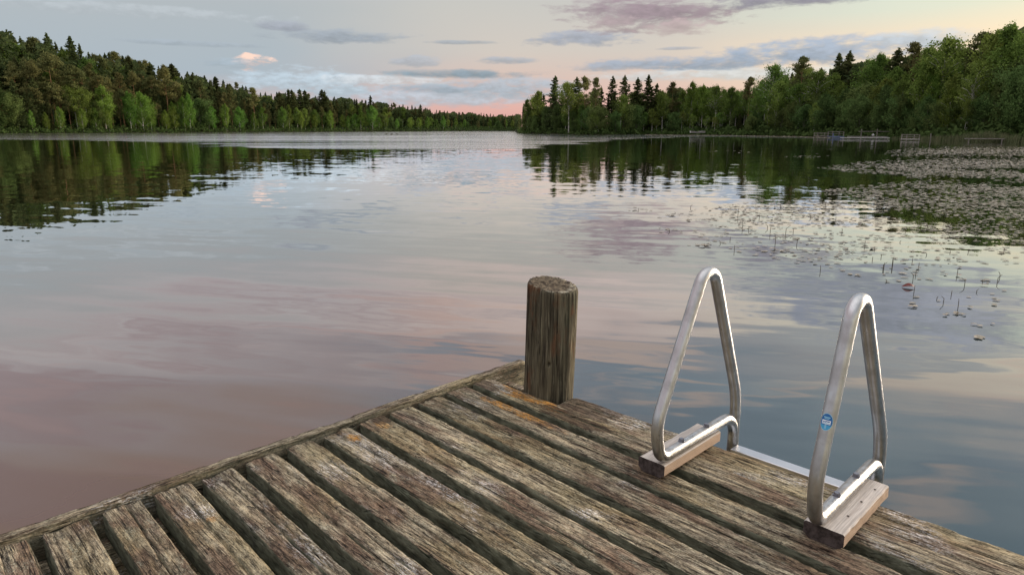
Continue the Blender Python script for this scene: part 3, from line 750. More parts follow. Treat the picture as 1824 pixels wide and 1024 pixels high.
# short foot leg down beside the plank, foot, near bend, long inclined leg, apex, far leg, knee, lower leg
profL = [(.052, -1.35), (.052, FZ), (-.478, FZ), (-.205, .765), (.058, .135), (.092, -1.35)]
profR = [(.060, -1.35), (.060, FZ), (-.480, FZ), (-.515, .20), (-.350, .775), (.058, .135), (.098, -1.35)]
def rail(v, pr, radii):
    path = fillet([L(u, v, z) for u, z in pr], radii, 14); mb = MB(); mb.tube(path, RT, 28)
    return mb.build('handrail', MAT['steel'], ladder, True)
profL = [(.050, -1.35), (.052, FZ), (-.470, FZ), (-.503, .20), (-.222, .755), (.052, .15), (.088, -1.35)]
railL = rail(1.16, profL, [0, .085, .055, .25, .062, .35, 0])
railR = rail(1.677, profR, [0, .085, .055, .25, .062, .35, 0])
def block(u0, u1, v0, v1, seed, chamf):
    """squared timber with clipped lower corners; length along u"""
    prof = [(v0, -.0), (v0 + chamf, -.0)]
    h = .052; c = .010
    P = [(v0 + .018, .001), (v1 - .016, .001), (v1, .014), (v1, h - .004), (v1 - .004, h), (v0 + .006, h), (v0, h - .006), (v0, .016)]
    n = 60; V = []; Fc = []
    rr = random.Random(seed)
    fine = []
    for i in range(len(P)):
        a, b = P[i], P[(i + 1) % len(P)]
        m = max(1, int(math.dist(a, b) / .006))
        for k in range(m): fine.append((a[0] + (b[0] - a[0]) * k / m, a[1] + (b[1] - a[1]) * k / m))
    K = len(fine)
    for j in range(n):
        u = u0 + (u1 - u0) * j / (n - 1)
        for (v, z) in fine:
            w = (float(fbm(u * 30 + seed, v * 60, z * 60, 2)) - .5) * .0035
            V.append(L(u, v + w * (1 if v > (v0 + v1) / 2 else -1), max(z + w * .4 * (z > .02), 0.001)))
    for j in range(n - 1):
        for i in range(K):
            a = j * K + i; b = j * K + (i + 1) % K
            Fc.append((a, b, b + K, a + K))
    Fc.append(tuple(reversed(range(K)))); Fc.append(tuple((n - 1) * K + i for i in range(K)))
    me = mesh_np('mounting_block', V, Fc, MAT['block'], False)
    return link('mounting_block', me, ladder)
bl = block(-.465, -.088, 1.075, 1.178, 3, .02)
br = block(-.455, -.075, 1.638, 1.750, 8, .02)
def bolt(u, v):
    mb = MB(); mb.tube([L(u, v, FZ + RT - .004), L(u, v, FZ + RT + .002)], .0115, 20); mb.tube([L(u, v, FZ + RT + .001), L(u, v, FZ + RT + .0095)], [.0095, .0085], 6)
    mb.build('bolt', MAT['zinc'], ladder)
for v in (1.16, 1.677): bolt(-.335 if v < 1.5 else -.325, v); bolt(-.165, v)
def hole(par, u, v):
    mb = MB(); n = 10
    mb.add([L(u + .0038 * math.cos(i * 2 * PI / n), v + .0038 * math.sin(i * 2 * PI / n), .0545) for i in range(n)], [tuple(reversed(range(n)))])
    mb.build('screw_hole', MAT['hole'], par)
hole(bl, -.42, 1.105); hole(bl, -.17, 1.176 - .012); hole(br, -.35, 1.722); hole(br, -.24, 1.722); hole(br, -.135, 1.727)
mb = MB()
mb.box(L(.022, 1.4185, -.058), (.052, .474, .022)); mb.build('step', MAT['alu'], ladder)
for zz in (-.33, -.58, -.83):
    mb = MB(); mb.box(L(.070, 1.4185, zz), (.07, .474, .022)); mb.build('step', MAT['alu'], ladder)

def sticker():
    # oval label wrapped on the near leg of the right handrail
    m_b, t, o = new_mat('sticker_blue'); principled(t, o, (.008, .12, .36, 1), .35)
    m_l, t, o = new_mat('sticker_light_blue'); principled(t, o, (.05, .34, .60, 1), .35)
    m_w, t, o = new_mat('sticker_white'); principled(t, o, (.72, .80, .86, 1), .35)
    m_g, t, o = new_mat('sticker_rim'); principled(t, o, (.30, .58, .74, 1), .35)
    m_t, t, o = new_mat('sticker_text'); principled(t, o, (.22, .48, .68, 1), .35)
    p0 = Vector(L(-.503 + (.375 - .20) / (.80 - .20) * (-.318 + .503), 1.677, .375)); ax = (Vector(L(-.318, 1.677, .80)) - Vector(L(-.505, 1.677, .20))).normalized()
    pa, pb = Vector(L(-.515, 1.677, .20)), Vector(L(-.350, 1.677, .775)); ax = (pb - pa).normalized()
    p0 = pa + ax * ((.372 - .20) / ax.z)
    Minv = ladder.matrix_basis.copy(); camw = Vector((0, 0, CAM_Z)); 
    Rz = Matrix.Rotation(-rad(45), 3, 'Z'); caml = Rz @ (camw - Vector((OX, OY, DOCK_Z)))
    d = (caml - p0); d = (d - ax * d.dot(ax)).normalized(); s = ax.cross(d)
    # turn slightly to the left as in the photograph
    ang0 = rad(14)
    W_, H_ = .0165, .0235; NX, NY = 44, 60
    V = []; Fc = []; fm = []
    for j in range(NY + 1):
        for i in range(NX + 1):
            a = (i / NX * 2 - 1) * W_; b = (j / NY * 2 - 1) * H_
            th = a / RT - ang0
            V.append(p0 + ax * b + (d * math.cos(th) + s * math.sin(th)) * (RT + .0006))
    for j in range(NY):
        for i in range(NX):
            a = ((i + .5) / NX * 2 - 1); b = ((j + .5) / NY * 2 - 1)
            r = a * a + b * b
            if r > 1: continue
            q = j * (NX + 1) + i; Fc.append((q, q + 1, q + NX + 2, q + NX + 1))
            k = 0
            if b < -.36: k = 1
            if b < -.30 and abs(a) < .12 and b > -.8: k = 4
            if .48 < b < .60 and abs(a) < .52: k = 4
            if .33 < b < .42 and abs(a) < .38: k = 4
            if -.26 < b < .20 and abs(a) < .68:
                k = 2
                if .0 < b < .10 and -.1 < a < .55: k = 0          # swimmer-like dark stroke
                if -.08 < b < .02 and -.55 < a < .0: k = 0
                if -.20 < b < -.14 and abs(a) < .6: k = 4
            if r > .88: k = 3
            fm.append(k)
    o = link('sticker', mesh_np('sticker', V, np.array(Fc), [m_b, m_l, m_w, m_g, m_t], True, fm), railR)
    tag(o, 'oval blue sticker with a white box emblem')
sticker()

# ------------------------------------------------------------------ trees
def card_cloud(P, size, rs, flat=.0, aspect=1.5):
    """small folded leaf clumps (one rhombus each) at points P"""
    n = len(P); u = rs.normal(size=(n, 3)); u[:, 2] *= (1 - flat); u /= np.linalg.norm(u, axis=1)[:, None]
    w = rs.normal(size=(n, 3)); v = np.cross(u, w); v /= np.linalg.norm(v, axis=1)[:, None]
    s = size * (.55 + .9 * rs.random(n))[:, None]
    a = P + u * s * .5 * aspect; b = P + v * s * .42; c = P - u * s * .5 * aspect; d = P - v * s * .42
    V = np.stack([a, b, c, d], 1).reshape(-1, 3); Fc = np.arange(n * 4).reshape(n, 4); return V, Fc

def mesh_leafy(name, P, size, rs, mat, flat=0.0, aspect=1.5):
    V, Fc = card_cloud(P, size, rs, flat, aspect); return mesh_np(name, V, Fc, mat, False)

def trunk_mesh(name, h, r, mat, lean=0.0, limbs=(), wob=.01, seed=0):
    rr = random.Random(seed); mb = MB(); n = 9
    pts = []; 
    for i in range(n):
        f = i / (n - 1); pts.append((lean * h * f * f + rr.uniform(-1, 1) * wob * h * (0 if i == 0 else .5), rr.uniform(-1, 1) * wob * h * (0 if i == 0 else .5), -.4 + (h + .4) * f))
    mb.tube(pts, [r * (1 - .93 * (i / (n - 1))) for i in range(n)], 7)
    for (a, b, c, ra) in limbs: mb.tube([a, b, c], [ra, ra * .7, ra * .25], 5)
    return mesh_np(name, mb.V, mb.F, mat, True)

PROTO = {}
def spruce(seed, H=18.0, wide=.17, low=.03, sparse=1.0):
    rs = np.random.default_rng(seed); P = []; limbs = []
    z = H * low + .5
    while z < H * .995:
        f = (z - H * low) / (H * (1 - low)); R = H * wide * (1 - f) ** .62 * (.65 + .6 * rs.random()) + .10
        nb = 5 + int(rs.random() * 3)
        for k in range(nb):
            a = rs.random() * 2 * PI; Lh = R * (.6 + .5 * rs.random()); npt = max(4, int(Lh * 21 * sparse))
            t = rs.random(npt) ** .75
            droop = -(.28 - .35 * f) * t * Lh + .18 * (t ** 2) * Lh
            wd = (.10 + .26 * Lh * (1 - t) * .6)
            x = np.cos(a) * Lh * t + rs.normal(size=npt) * wd * .5; y = np.sin(a) * Lh * t + rs.normal(size=npt) * wd * .5
            P.append(np.stack([x, y, z + droop + rs.normal(size=npt) * .08 - .12 * rs.random(npt)], 1))
        z += (.30 + .32 * rs.random()) * (1.15 - .5 * f)
    P.append(np.stack([rs.normal(size=26) * .06, rs.normal(size=26) * .06, H * (.955 + .06 * rs.random(26))], 1))
    P = np.concatenate(P)
    return dict(H=H, crown=mesh_leafy('crown', P, .29, rs, MAT['spruce'], .35, 1.4), trunk=trunk_mesh('trunk', H * .97, .20, MAT['bark_spruce'], seed=seed))
def pine(seed, H=18.0, bare=.48, wide=.15, mat='pine'):
    rs = np.random.default_rng(seed); P = []; limbs = []
    for k in range(34):
        f = bare + (1 - bare) * (rs.random() ** .8) * .98
        prof = math.sin(min(1, (f - bare) / (1 - bare) * .85 + .22) * PI) ** .7
        a = rs.random() * 2 * PI; Lh = H * wide * prof * (.45 + .7 * rs.random()) + .25
        z0 = H * f; z1 = z0 + Lh * (.15 + .35 * rs.random())
        e = (math.cos(a) * Lh, math.sin(a) * Lh, z1)
        limbs.append(((0, 0, z0), (e[0] * .5, e[1] * .5, (z0 + z1) / 2 - .05), e, .05))
        for c in range(3):
            t = .45 + .3 * c + .1 * rs.random(); cc = np.array([e[0] * t, e[1] * t, z0 + (z1 - z0) * t + .1])
            n = 34 + int(40 * rs.random()); q = rs.normal(size=(n, 3)) * np.array([.50, .50, .26]) * (.6 + .5 * rs.random())
            P.append(cc + q)
    for k in range(7):                            # a few dead twigs lower down
        f = bare * (.35 + .6 * rs.random()); a = rs.random() * 2 * PI; Lh = .5 + rs.random()
        limbs.append(((0, 0, H * f), (math.cos(a) * Lh * .5, math.sin(a) * Lh * .5, H * f - .05), (math.cos(a) * Lh, math.sin(a) * Lh, H * f - .15), .025))
    P.append(np.stack([rs.normal(size=40) * .3, rs.normal(size=40) * .3, H * .975 + rs.normal(size=40) * .35], 1))
    return dict(H=H, crown=mesh_leafy('crown', np.concatenate(P), .27, rs, MAT[mat], .1, 1.5), trunk=trunk_mesh('trunk', H * .98, .17, MAT['bark_pine'], limbs=limbs, seed=seed, wob=.006))
def birch(seed, H=15.0, low=.22, wide=.19, mat='birch', bk='bark_birch', dens=1.0, lean=0.0, leaf=.23):
    rs = np.random.default_rng(seed); P = []; limbs = []
    nb = 46
    for k in range(nb):
        g = (k + rs.random()) / nb; f = low + (1 - low) * g
        prof = (math.sin(min(1.0, .16 + g * .86) * PI) ** .62) * (1 - .35 * g)
        a = rs.random() * 2 * PI; Lh = H * wide * prof * (.5 + .75 * rs.random()) + .2
        z0 = H * f * .94; rise = Lh * (.55 + .5 * rs.random())
        ox = lean * H * f * f
        e = np.array([ox + math.cos(a) * Lh, math.sin(a) * Lh, min(z0 + rise, H * .99)])
        b0 = np.array([ox, 0, z0]); mid_ = (b0 + e) / 2 + np.array([0, 0, .15 * Lh])
        limbs.append((tuple(b0), tuple(mid_), tuple(e), .045 * (1.15 - g) * (1.6 if dens < .7 else 1)))
        for c in range(5):
            t = .3 + .2 * c + .08 * rs.random(); q0 = b0 * (1 - t) + e * t + np.array([0, 0, .12 * Lh * math.sin(t * PI)])
            n = int((27 + 36 * rs.random()) * dens); sp = .20 + .10 * Lh
            q = rs.normal(size=(n, 3)) * np.array([sp, sp, sp * 1.15]); q[:, 2] -= rs.random(n) ** 2 * .75 * (Lh > 1)
            P.append(q0 + q)
    P.append(np.stack([lean * H + rs.normal(size=50) * .22, rs.normal(size=50) * .22, H * .96 + rs.normal(size=50) * .4], 1))
    return dict(H=H, crown=mesh_leafy('crown', np.concatenate(P), leaf, rs, MAT[mat], 0, 1.3), trunk=trunk_mesh('trunk', H * .95, .15 if dens > .7 else .21, MAT[bk], lean=lean, limbs=limbs, seed=seed, wob=.008))
PROTO['spruce'] = [spruce(1), spruce(2, wide=.14), spruce(3, wide=.20, sparse=.85), spruce(4, wide=.155, low=.10)]
PROTO['pine'] = [pine(11), pine(12, bare=.38, wide=.17), pine(13, bare=.55, wide=.14), pine(14, bare=.30, wide=.18)]
PROTO['birch'] = [birch(21), birch(22, low=.3, wide=.17, dens=.85), birch(23, low=.12, wide=.22), birch(24, low=.35, wide=.20, dens=.75, lean=.05)]
PROTO['airy birch'] = [birch(51, low=.32, wide=.20, dens=.62, lean=.04), birch(52, low=.38, wide=.22, dens=.55, lean=-.05)]
PROTO['bright birch'] = [birch(31, mat='birch_bright', low=.12, wide=.22), birch(32, mat='birch_bright', low=.2, wide=.19, dens=.85), birch(33, mat='birch_bright', low=.08, wide=.25)]
PROTO['alder'] = [birch(41, H=11, mat='alder', bk='bark_alder', low=.04, wide=.30), birch(42, H=12, mat='alder', bk='bark_alder', low=.08, wide=.26, dens=1.1), birch(43, H=10, mat='alder', bk='bark_alder', low=.02, wide=.36)]
NAME = {'airy birch': 'birch_tree', 'spruce': 'spruce_tree', 'pine': 'pine_tree', 'birch': 'birch_tree', 'bright birch': 'birch_tree', 'alder': 'alder_tree'}
tr = random.Random(77)
count = {}
TREES = []
def put_tree(kind, x, Y, ytop, label, group, wide=1.0, lean=None):
    """x: bearing, Y: forward distance, ytop: how high its tip reaches against the horizon"""
    X = at_dist(x, Y); g = float(ground_z(np.array(X), np.array(Y)))
    H = max(z_at(ytop, Y) - g, 2.0)
    pr = tr.choice(PROTO[kind]); s = H / pr['H']; sw = s * wide * tr.uniform(.78, 1.25) * (.72 if kind == 'pine' else .80 if kind == 'bright birch' else 1)
    if kind in ('spruce', 'pine'): sw = max(sw, .5 * s)
    root = empty(NAME[kind], (X, Y, g), tr.uniform(0, 2 * PI))
    root.scale = (sw, sw, s)
    if lean: root.rotation_euler = (0, lean, 0)
    link('trunk', pr['trunk'], root); link('crown', pr['crown'], root)
    tag(root, label, 'tree', group); TREES.append((kind, x, Y)); count[kind] = count.get(kind, 0) + 1
    return root
SKX = [-300, 40, 75, 105, 125, 150, 175, 200, 250, 300, 350, 420, 480, 550, 650, 750, 800, 850, 900, 925]
SKY_L = [40, 56, 68, 76, 80, 80, 86, 92, 104, 114, 130, 148, 166, 166, 178, 190, 198, 201, 204, 203]
SRX = [928, 945, 985, 1040, 1100, 1160, 1175, 1240, 1300, 1340, 1366, 1400, 1420, 1450, 1500, 1560, 1620, 1665, 1700, 1730, 1760, 1800, 2100]
SKY_R = [186, 170, 150, 150, 152, 150, 160, 152, 156, 150, 130, 128, 116, 122, 108, 104, 94, 84, 88, 76, 62, 50, 40]
# -- trees that stand out one by one: kind, x, distance behind the shore, tip y, look
ORD = ['first', 'second', 'third', 'fourth', 'fifth', 'sixth', 'seventh', 'eighth', 'ninth', 'tenth', 'eleventh', 'twelfth', 'thirteenth', 'fourteenth', 'fifteenth', 'sixteenth',
       'seventeenth', 'eighteenth', 'nineteenth', 'twentieth']
named_left = [('bright birch', x, 3, y, 'bright green birch at the water edge of the left shore') for x, y in
              [(58, 196), (84, 200), (109, 190), (148, 192), (172, 192), (195, 188), (234, 162), (256, 163), (270, 172), (297, 196), (312, 190), (330, 172), (340, 166), (380, 188), (404, 184), (428, 190), (453, 200), (469, 190)]]
named_left += [('pine', x, d, y, 'tall bare-trunked pine on the left shore') for x, d, y in [(70, 6, 112), (103, 7, 96), (115, 9, 102), (142, 7, 118), (187, 6, 136), (203, 8, 140), (222, 10, 132), (303, 8, 124), (363, 7, 145), (415, 9, 156), (455, 8, 158)]]
named_left += [('spruce', x, d, y, 'pointed dark spruce rising above the left shore treeline') for x, d, y in [(107, 24, 62), (146, 28, 67), (75, 30, 70), (244, 30, 101), (281, 28, 115), (318, 26, 115), (353, 24, 131), (392, 22, 138)]]
named_far = [('bright birch', x, 3, y, 'light green birch on the far shore') for x, y in [(505, 190), (516, 186), (537, 198), (560, 204), (590, 196), (621, 206), (643, 192), (664, 188), (676, 208), (707, 212), (730, 210), (746, 210), (762, 208), (790, 206), (812, 210)]]
named_far += [('spruce', x, 14, y, 'dark spruce standing above the far treeline') for x, y in [(502, 165), (518, 160), (524, 161), (538, 160), (547, 162), (577, 161), (582, 163), (662, 171), (750, 187)]]
named_pen = [('birch', 939, 4, 176, 'small birch at the tip of the wooded point'), ('birch', 958, 5, 161, 'leafy birch behind the tip of the wooded point'), ('spruce', 988, 7, 137, 'tall pointed spruce near the tip of the wooded point'),
             ('airy birch', 1013, 2, 146, 'birch with a white trunk down to the water on the wooded point'), ('spruce', 1026, 9, 139, 'spruce just right of the white-trunked birch on the point'), ('pine', 1040, 7, 139, 'dark shaggy pine on the wooded point'),
             ('pine', 1060, 6, 141, 'thin pine left of the pink gap on the wooded point'), ('birch', 1068, 2, 196, 'low slanting birch leaning over the water on the wooded point'), ('spruce', 1089, 7, 137, 'slim spruce right of the pink gap on the point'),
             ('spruce', 1110, 8, 136, 'broad topped spruce in the middle of the wooded point'), ('birch', 1105, 3, 168, 'drooping birch in front of the spruces on the wooded point'), ('spruce', 1133, 7, 140, 'forked dark spruce on the wooded point'),
             ('spruce', 1152, 6, 135, 'tallest dark spruce of the wooded point'), ('spruce', 1167, 9, 150, 'short spruce beside the tallest one on the point'), ('birch', 1179, 4, 162, 'slender birch after the tallest spruce on the point'),
             ('pine', 1195, 9, 148, 'brown-tinged pine behind the low birches of the point'), ('bright birch', 1229, 7, 144, 'pale green round-topped birch right of the wooded point'), ('bright birch', 1249, 8, 150, 'second pale green birch beside the round-topped one'),
             ('airy birch', 1273, 8, 152, 'birch with thin white trunk in the bay forest'), ('birch', 1299, 8, 154, 'last birch before the dark pine of the bay forest'), ('pine', 1331, 10, 139, 'dark wide pine above the bay forest')]
named_right = [('airy birch', 1366, 9, 114, 'tall airy birch rising beside the dark pine on the right'), ('birch', 1380, 5, 143, 'front birch below the tall airy one on the right'), ('alder', 1337, 2, 205, 'grey-green bush hanging over the water on the right'),
               ('pine', 1420, 12, 103, 'dark pine rising left of the blue raft'), ('spruce', 1482, 22, 97, 'pointed spruce on the skyline above the blue raft'), ('spruce', 1500, 24, 93, 'twin spruce next to the skyline spruce above the raft'),
               ('airy birch', 1445, 10, 124, 'full birch with crossed white stems right of the dark pine'), ('alder', 1465, 3, 166, 'yellow-green leafy tree right behind the blue raft'), ('birch', 1552, 16, 93, 'tall birch above the white pier'),
               ('spruce', 1584, 20, 88, 'dark spruce on the skyline above the railing'), ('pine', 1611, 22, 79, 'flat topped pine on the right skyline'), ('airy birch', 1667, 10, 66, 'great yellow-green birch with forked white trunk on the right'),
               ('birch', 1640, 9, 80, 'wide birch left of the great forked birch'), ('bright birch', 1687, 3, 156, 'fresh green young birch standing before the great birch'), ('pine', 1730, 14, 60, 'dark pine top between the birches at far right'),
               ('birch', 1753, 9, 52, 'tall birch near the right edge of the picture'), ('birch', 1777, 8, 38, 'tallest birch at the right edge'), ('alder', 1530, 3, 170, 'rounded alder behind the white pier'), ('alder', 1570, 3, 150, 'taller alder behind the fence rail'),
               ('birch', 1600, 5, 128, 'leaning leafy birch left of the small railed jetty'), ('airy birch', 1722, 5, 108, 'slim birch with pale dead spike at the right'), ('alder', 1800, 4, 120, 'dense alder above the grey pier')]
ordn = {}
def place_named(lst, group, numbered):
    for it in lst:
        kind, x, d, y, lab = it; q = (x - CX) / (F_PX / math.cos(PITCH))
        Y = float(shoreY(q)) + d
        if numbered:
            i = ordn.get(lab, 0); ordn[lab] = i + 1; lab = '%s, %s from the left' % (lab, ORD[i])
        lean = None
        put_tree(kind, x, Y, y, lab, group, (1.45 if kind == 'spruce' else 1.25 if kind == 'pine' else .95), -.35 if 'slanting' in lab else None)
place_named(sorted(named_left[:18], key=lambda t: t[1]), 'trees of the left shore', True)
place_named(sorted(named_left[18:29], key=lambda t: t[1]), 'trees of the left shore', True)
place_named(sorted(named_left[29:], key=lambda t: t[1]), 'trees of the left shore', True)
place_named(named_far, 'trees of the far shore', True)
place_named(named_pen, 'trees of the wooded point and bay', False)
place_named(named_right, 'trees of the right shore', False)

def fill(x0, x1, step, d, frac, jit, kinds, lab, group, skx, sky, wide=1.0):
    x = x0
    while x < x1:
        xx = x + tr.uniform(-.4, .4) * step; q = (xx - CX) / (F_PX / math.cos(PITCH))
        Y = float(shoreY(q)) + d * tr.uniform(.8, 1.25)
        top = HOR - (HOR - np.interp(xx, skx, sky)) * (frac + tr.uniform(-jit, jit * .6))
        kind = tr.choices([k for k, _ in kinds], [w for _, w in kinds])[0]
        put_tree(kind, xx, Y, float(top), lab[kind] if isinstance(lab, dict) else lab, group, wide)
        x += step * tr.uniform(.75, 1.25)
def labs(place): return {k: '%s %s' % ({'spruce': 'dark spruce', 'pine': 'brownish pine', 'birch': 'mid green birch', 'bright birch': 'bright green birch', 'airy birch': 'thin-leaved birch', 'alder': 'dark leafy alder'}[k], place) for k in PROTO}
gl_, gf_, gp_, gr_ = 'trees of the left shore', 'trees of the far shore', 'trees of the wooded point and bay', 'trees of the right shore'
fill(-20, 500, 10, 46, .99, .06, [('spruce', 5), ('pine', 2)], labs('in the top row of the left shore hillside'), gl_, SKX, SKY_L)
fill(-20, 500, 9, 28, .90, .09, [('spruce', 7), ('pine', 3), ('birch', 1)], labs('in the middle rows of the left shore forest'), gl_, SKX, SKY_L)
fill(-20, 500, 9, 12, .72, .14, [('pine', 5), ('spruce', 5), ('birch', 1)], labs('in the second row of the left shore forest'), gl_, SKX, SKY_L)
fill(-20, 500, 13, 5, .44, .22, [('bright birch', 2), ('birch', 3), ('alder', 1), ('spruce', 2), ('pine', 3)], labs('low in the front row of the left shore'), gl_, SKX, SKY_L)
fill(500, 926, 7.5, 40, .98, .05, [('spruce', 5), ('pine', 2)], labs('on the far treeline'), gf_, SKX, SKY_L)
fill(500, 926, 8, 18, .86, .07, [('spruce', 4), ('pine', 3), ('birch', 1)], labs('in the middle row of the far forest'), gf_, SKX, SKY_L)
fill(500, 926, 10, 5, .55, .18, [('birch', 4), ('alder', 2), ('pine', 2), ('bright birch', 1)], labs('in the front row of the far forest'), gf_, SKX, SKY_L)
fill(934, 1175, 15, 9, .90, .10, [('spruce', 4), ('birch', 3), ('pine', 1)], labs('in the dense middle of the wooded point'), gp_, SRX, SKY_R, .9)
fill(930, 1175, 15, 3, .48, .14, [('alder', 4), ('birch', 2)], labs('low at the water edge of the wooded point'), gp_, SRX, SKY_R)
fill(1170, 1350, 13, 20, .97, .05, [('birch', 5), ('spruce', 2), ('pine', 1)], labs('in the back row of the bay forest'), gp_, SRX, SKY_R)
fill(1170, 1350, 15, 11, .80, .08, [('birch', 2), ('airy birch', 4), ('spruce', 1)], labs('in the middle row of the bay forest'), gp_, SRX, SKY_R)
fill(1170, 1350, 17, 5, .42, .16, [('alder', 1), ('airy birch', 2), ('spruce', 2)], labs('low in the front of the bay forest'), gp_, SRX, SKY_R)
fill(1350, 1960, 17, 30, .99, .05, [('spruce', 3), ('birch', 3), ('airy birch', 3), ('pine', 1)], labs('in the back row of the right shore forest'), gr_, SRX, SKY_R)
fill(1350, 1960, 19, 18, .88, .08, [('birch', 3), ('airy birch', 4), ('spruce', 2), ('pine', 1)], labs('in the upper middle of the right shore forest'), gr_, SRX, SKY_R)
fill(1350, 1960, 20, 9, .68, .10, [('birch', 2), ('airy birch', 3), ('bright birch', 1), ('alder', 2)], labs('in the lower middle of the right shore forest'), gr_, SRX, SKY_R)
fill(1350, 1960, 22, 4, .40, .12, [('alder', 5), ('birch', 1)], labs('low at the water edge of the right shore'), gr_, SRX, SKY_R)
print('trees', count, len(TREES))

def undergrowth():
    rs = np.random.default_rng(5); P = []
    for x in np.arange(-120, 2000, 1.6):
        q = (x - CX) / (F_PX / math.cos(PITCH)); Ys = float(shoreY(q))
        hmax = np.interp(x, [0, 500, 930, 1170, 1350, 1500, 1960], [2.4, 2.6, 1.8, 1.6, 2.0, 2.4, 2.4])
        n = int(np.interp(x, [0, 930, 2000], [22, 26, 22]))
        Y = Ys + rs.random(n) ** 1.4 * 16 + .4; X = q * Y + rs.normal(size=n) * .3
        hm = hmax * (.35 + .9 * vnoise(x * .09, 3.0)) * (.4 + .6 * np.clip((Y - Ys) / 4, 0, 1))
        Z = ground_z(X, Y) + rs.random(n) * hm
        P.append(np.stack([X, Y, Z], 1))
    # woodland floor shadow mass deep inside the forest: dense low saplings
    P = np.concatenate(P)
    o = link('undergrowth', mesh_leafy('undergrowth', P, .55, rs, MAT['alder'], .2, 1.2))
    tag(o, 'dark shrubs and saplings along the foot of the forest', 'undergrowth', None, 'stuff')
undergrowth()
def deep_woods():
    """far interior of the woods behind the rows, read as one mass"""
    rs = np.random.default_rng(9); P = []
    for (x0, x1, d0, d1, skx, sky, fr) in ((-120, 926, 18, 75, SKX, SKY_L, .80), (1185, 2000, 22, 60, SRX, SKY_R, .78), (940, 1050, 9, 13, SRX, SKY_R, .45), (1090, 1185, 9, 14, SRX, SKY_R, .55)):
        n = int((x1 - x0) * 64); x = rs.uniform(x0, x1, n); q = (x - CX) / (F_PX / math.cos(PITCH)); Y = shoreY(q) + rs.uniform(d0, d1, n)
        top = np.interp(x, skx, sky); vz = HOR - (HOR - top) * fr * (.03 + .97 * rs.random(n) ** 1.15 if x0 != 1089 else 0) * (.8 + .35 * vnoise(x * .11, 1.0))
        zz = CAM_Z + (HOR - vz) / F_PX * Y
        X = q * Y; g = ground_z(X, Y); ok = zz > g
        P.append(np.stack([X, Y, zz], 1)[ok])
    P = np.concatenate(P)
    o = link('deep_woods', mesh_leafy('deep_woods', P, 1.15, rs, MAT['spruce'], .2, 1.3))
    tag(o, 'dark inner forest showing between the rows of trees', 'forest', None, 'stuff')
deep_woods()

# ------------------------------------------------------------------ far piers, boat, ducks, reeds
def pier_part(root, name, mat, boxes):
    mb = MB()
    for c, d in boxes: mb.box(c, d)
    return mb.build(name, mat, root)
def railed(name, x, Y, w, h, label, cat, deckmat, railmat, deckz=.25, depth=1.6, mid=True):
    X = at_dist(x, Y); r = empty(name, (X, Y, 0)); tag(r, label, cat)
    pier_part(r, 'deck', deckmat, [((0, 0, deckz), (w, depth, .12))])
    for sx in (-1, 1):
        for sy in (-1, 1):
            pier_part(r, 'post', railmat, [((sx * w * .46, sy * depth * .44, deckz / 2 + h / 2 - .2), (.09, .09, h + deckz + .4))])
    for sy in (-1, 1):
        pier_part(r, 'rail', railmat, [((0, sy * depth * .44 + .06, deckz + h - .05), (w * .98, .05, .09))] + ([((0, sy * depth * .44 + .06, deckz + h * .55), (w * .98, .04, .07))] if mid else []))
    return r
railed('pier', 1464, 119, 1.9, .55, 'small grey railed pier just left of the blue raft', 'pier', MAT['grey_timber'], MAT['grey_timber'])
rb = railed('bathing_raft', 1490, 113, 1.95, .80, 'blue and grey bathing raft with a square railing frame', 'raft', MAT['blue_paint'], MAT['grey_timber'], .22, 1.8)
pier_part(rb, 'panel', MAT['blue_paint'], [((-.85, -.95, .42), (.16, .08, .62)), ((0, -.97, .15), (1.9, .10, .22))])
def long_pier(x0, x1, Y0, Y1, label, mat, z=.22, w=1.1, name='pier'):
    X0, X1 = at_dist(x0, Y0), at_dist(x1, Y1); r = empty(name, ((X0 + X1) / 2, (Y0 + Y1) / 2, 0), math.atan2(Y1 - Y0, X1 - X0)); Lg = math.hypot(X1 - X0, Y1 - Y0)
    tag(r, label, 'pier')
    pier_part(r, 'deck', mat, [((0, 0, z), (Lg, w, .09))])
    n = max(2, int(Lg / 2.2))
    for k in range(n):
        pier_part(r, 'post', MAT['grey_timber'], [((-Lg / 2 + .3 + (Lg - .6) * k / (n - 1), -w * .42, z / 2 - .3), (.12, .12, z + .6))])
    return r
long_pier(1499, 1586, 103, 101, 'long low white pier in the water right of the blue raft', MAT['white_paint'], .16, 1.2)
long_pier(1512, 1584, 110, 106, 'short pale walkway behind the long white pier', MAT['pale_timber'], .26, .7)
long_pier(1722, 1792, 81.5, 80, 'grey plank pier before the reeds at far right', MAT['grey_timber'], .36, 1.1)
fr_ = empty('fence', (at_dist(1560, 108), 108, .1)); tag(fr_, 'low wooden rail fence with two posts behind the white pier', 'fence')
pier_part(fr_, 'rail', MAT['grey_timber'], [((0, 0, .95), (5.2, .06, .10))])
for dx_ in (-2.1, .35, 2.4): pier_part(fr_, 'post', MAT['grey_timber'], [((dx_, .09, .55), (.13, .11, 1.5 if dx_ < 2 else 1.1))])
bo = MB(); rr_ = [(0, .02), (.12, .16), (.2, .22), (.28, .2), (.36, .1), (.40, .02)]
bo.tube([(0, 0, z) for z, _ in rr_], [r for _, r in rr_], 12)
b_ = bo.build('buoy', MAT['white_paint'], None, True); b_.location = (at_dist(1558, 106), 106.2, .31); tag(b_, 'small white buoy lying on the pale walkway', 'buoy')
railed('jetty', 1624, 90, 1.75, .62, 'small weathered jetty with crooked railing standing alone right of the fence', 'jetty', MAT['pale_timber'], MAT['grey_timber'], .16, 1.3)
mb = MB(); mb.tube([(0, 0, -.4), (.02, 0, .5), (0, .02, 1.0)], [.06, .055, .045], 8)
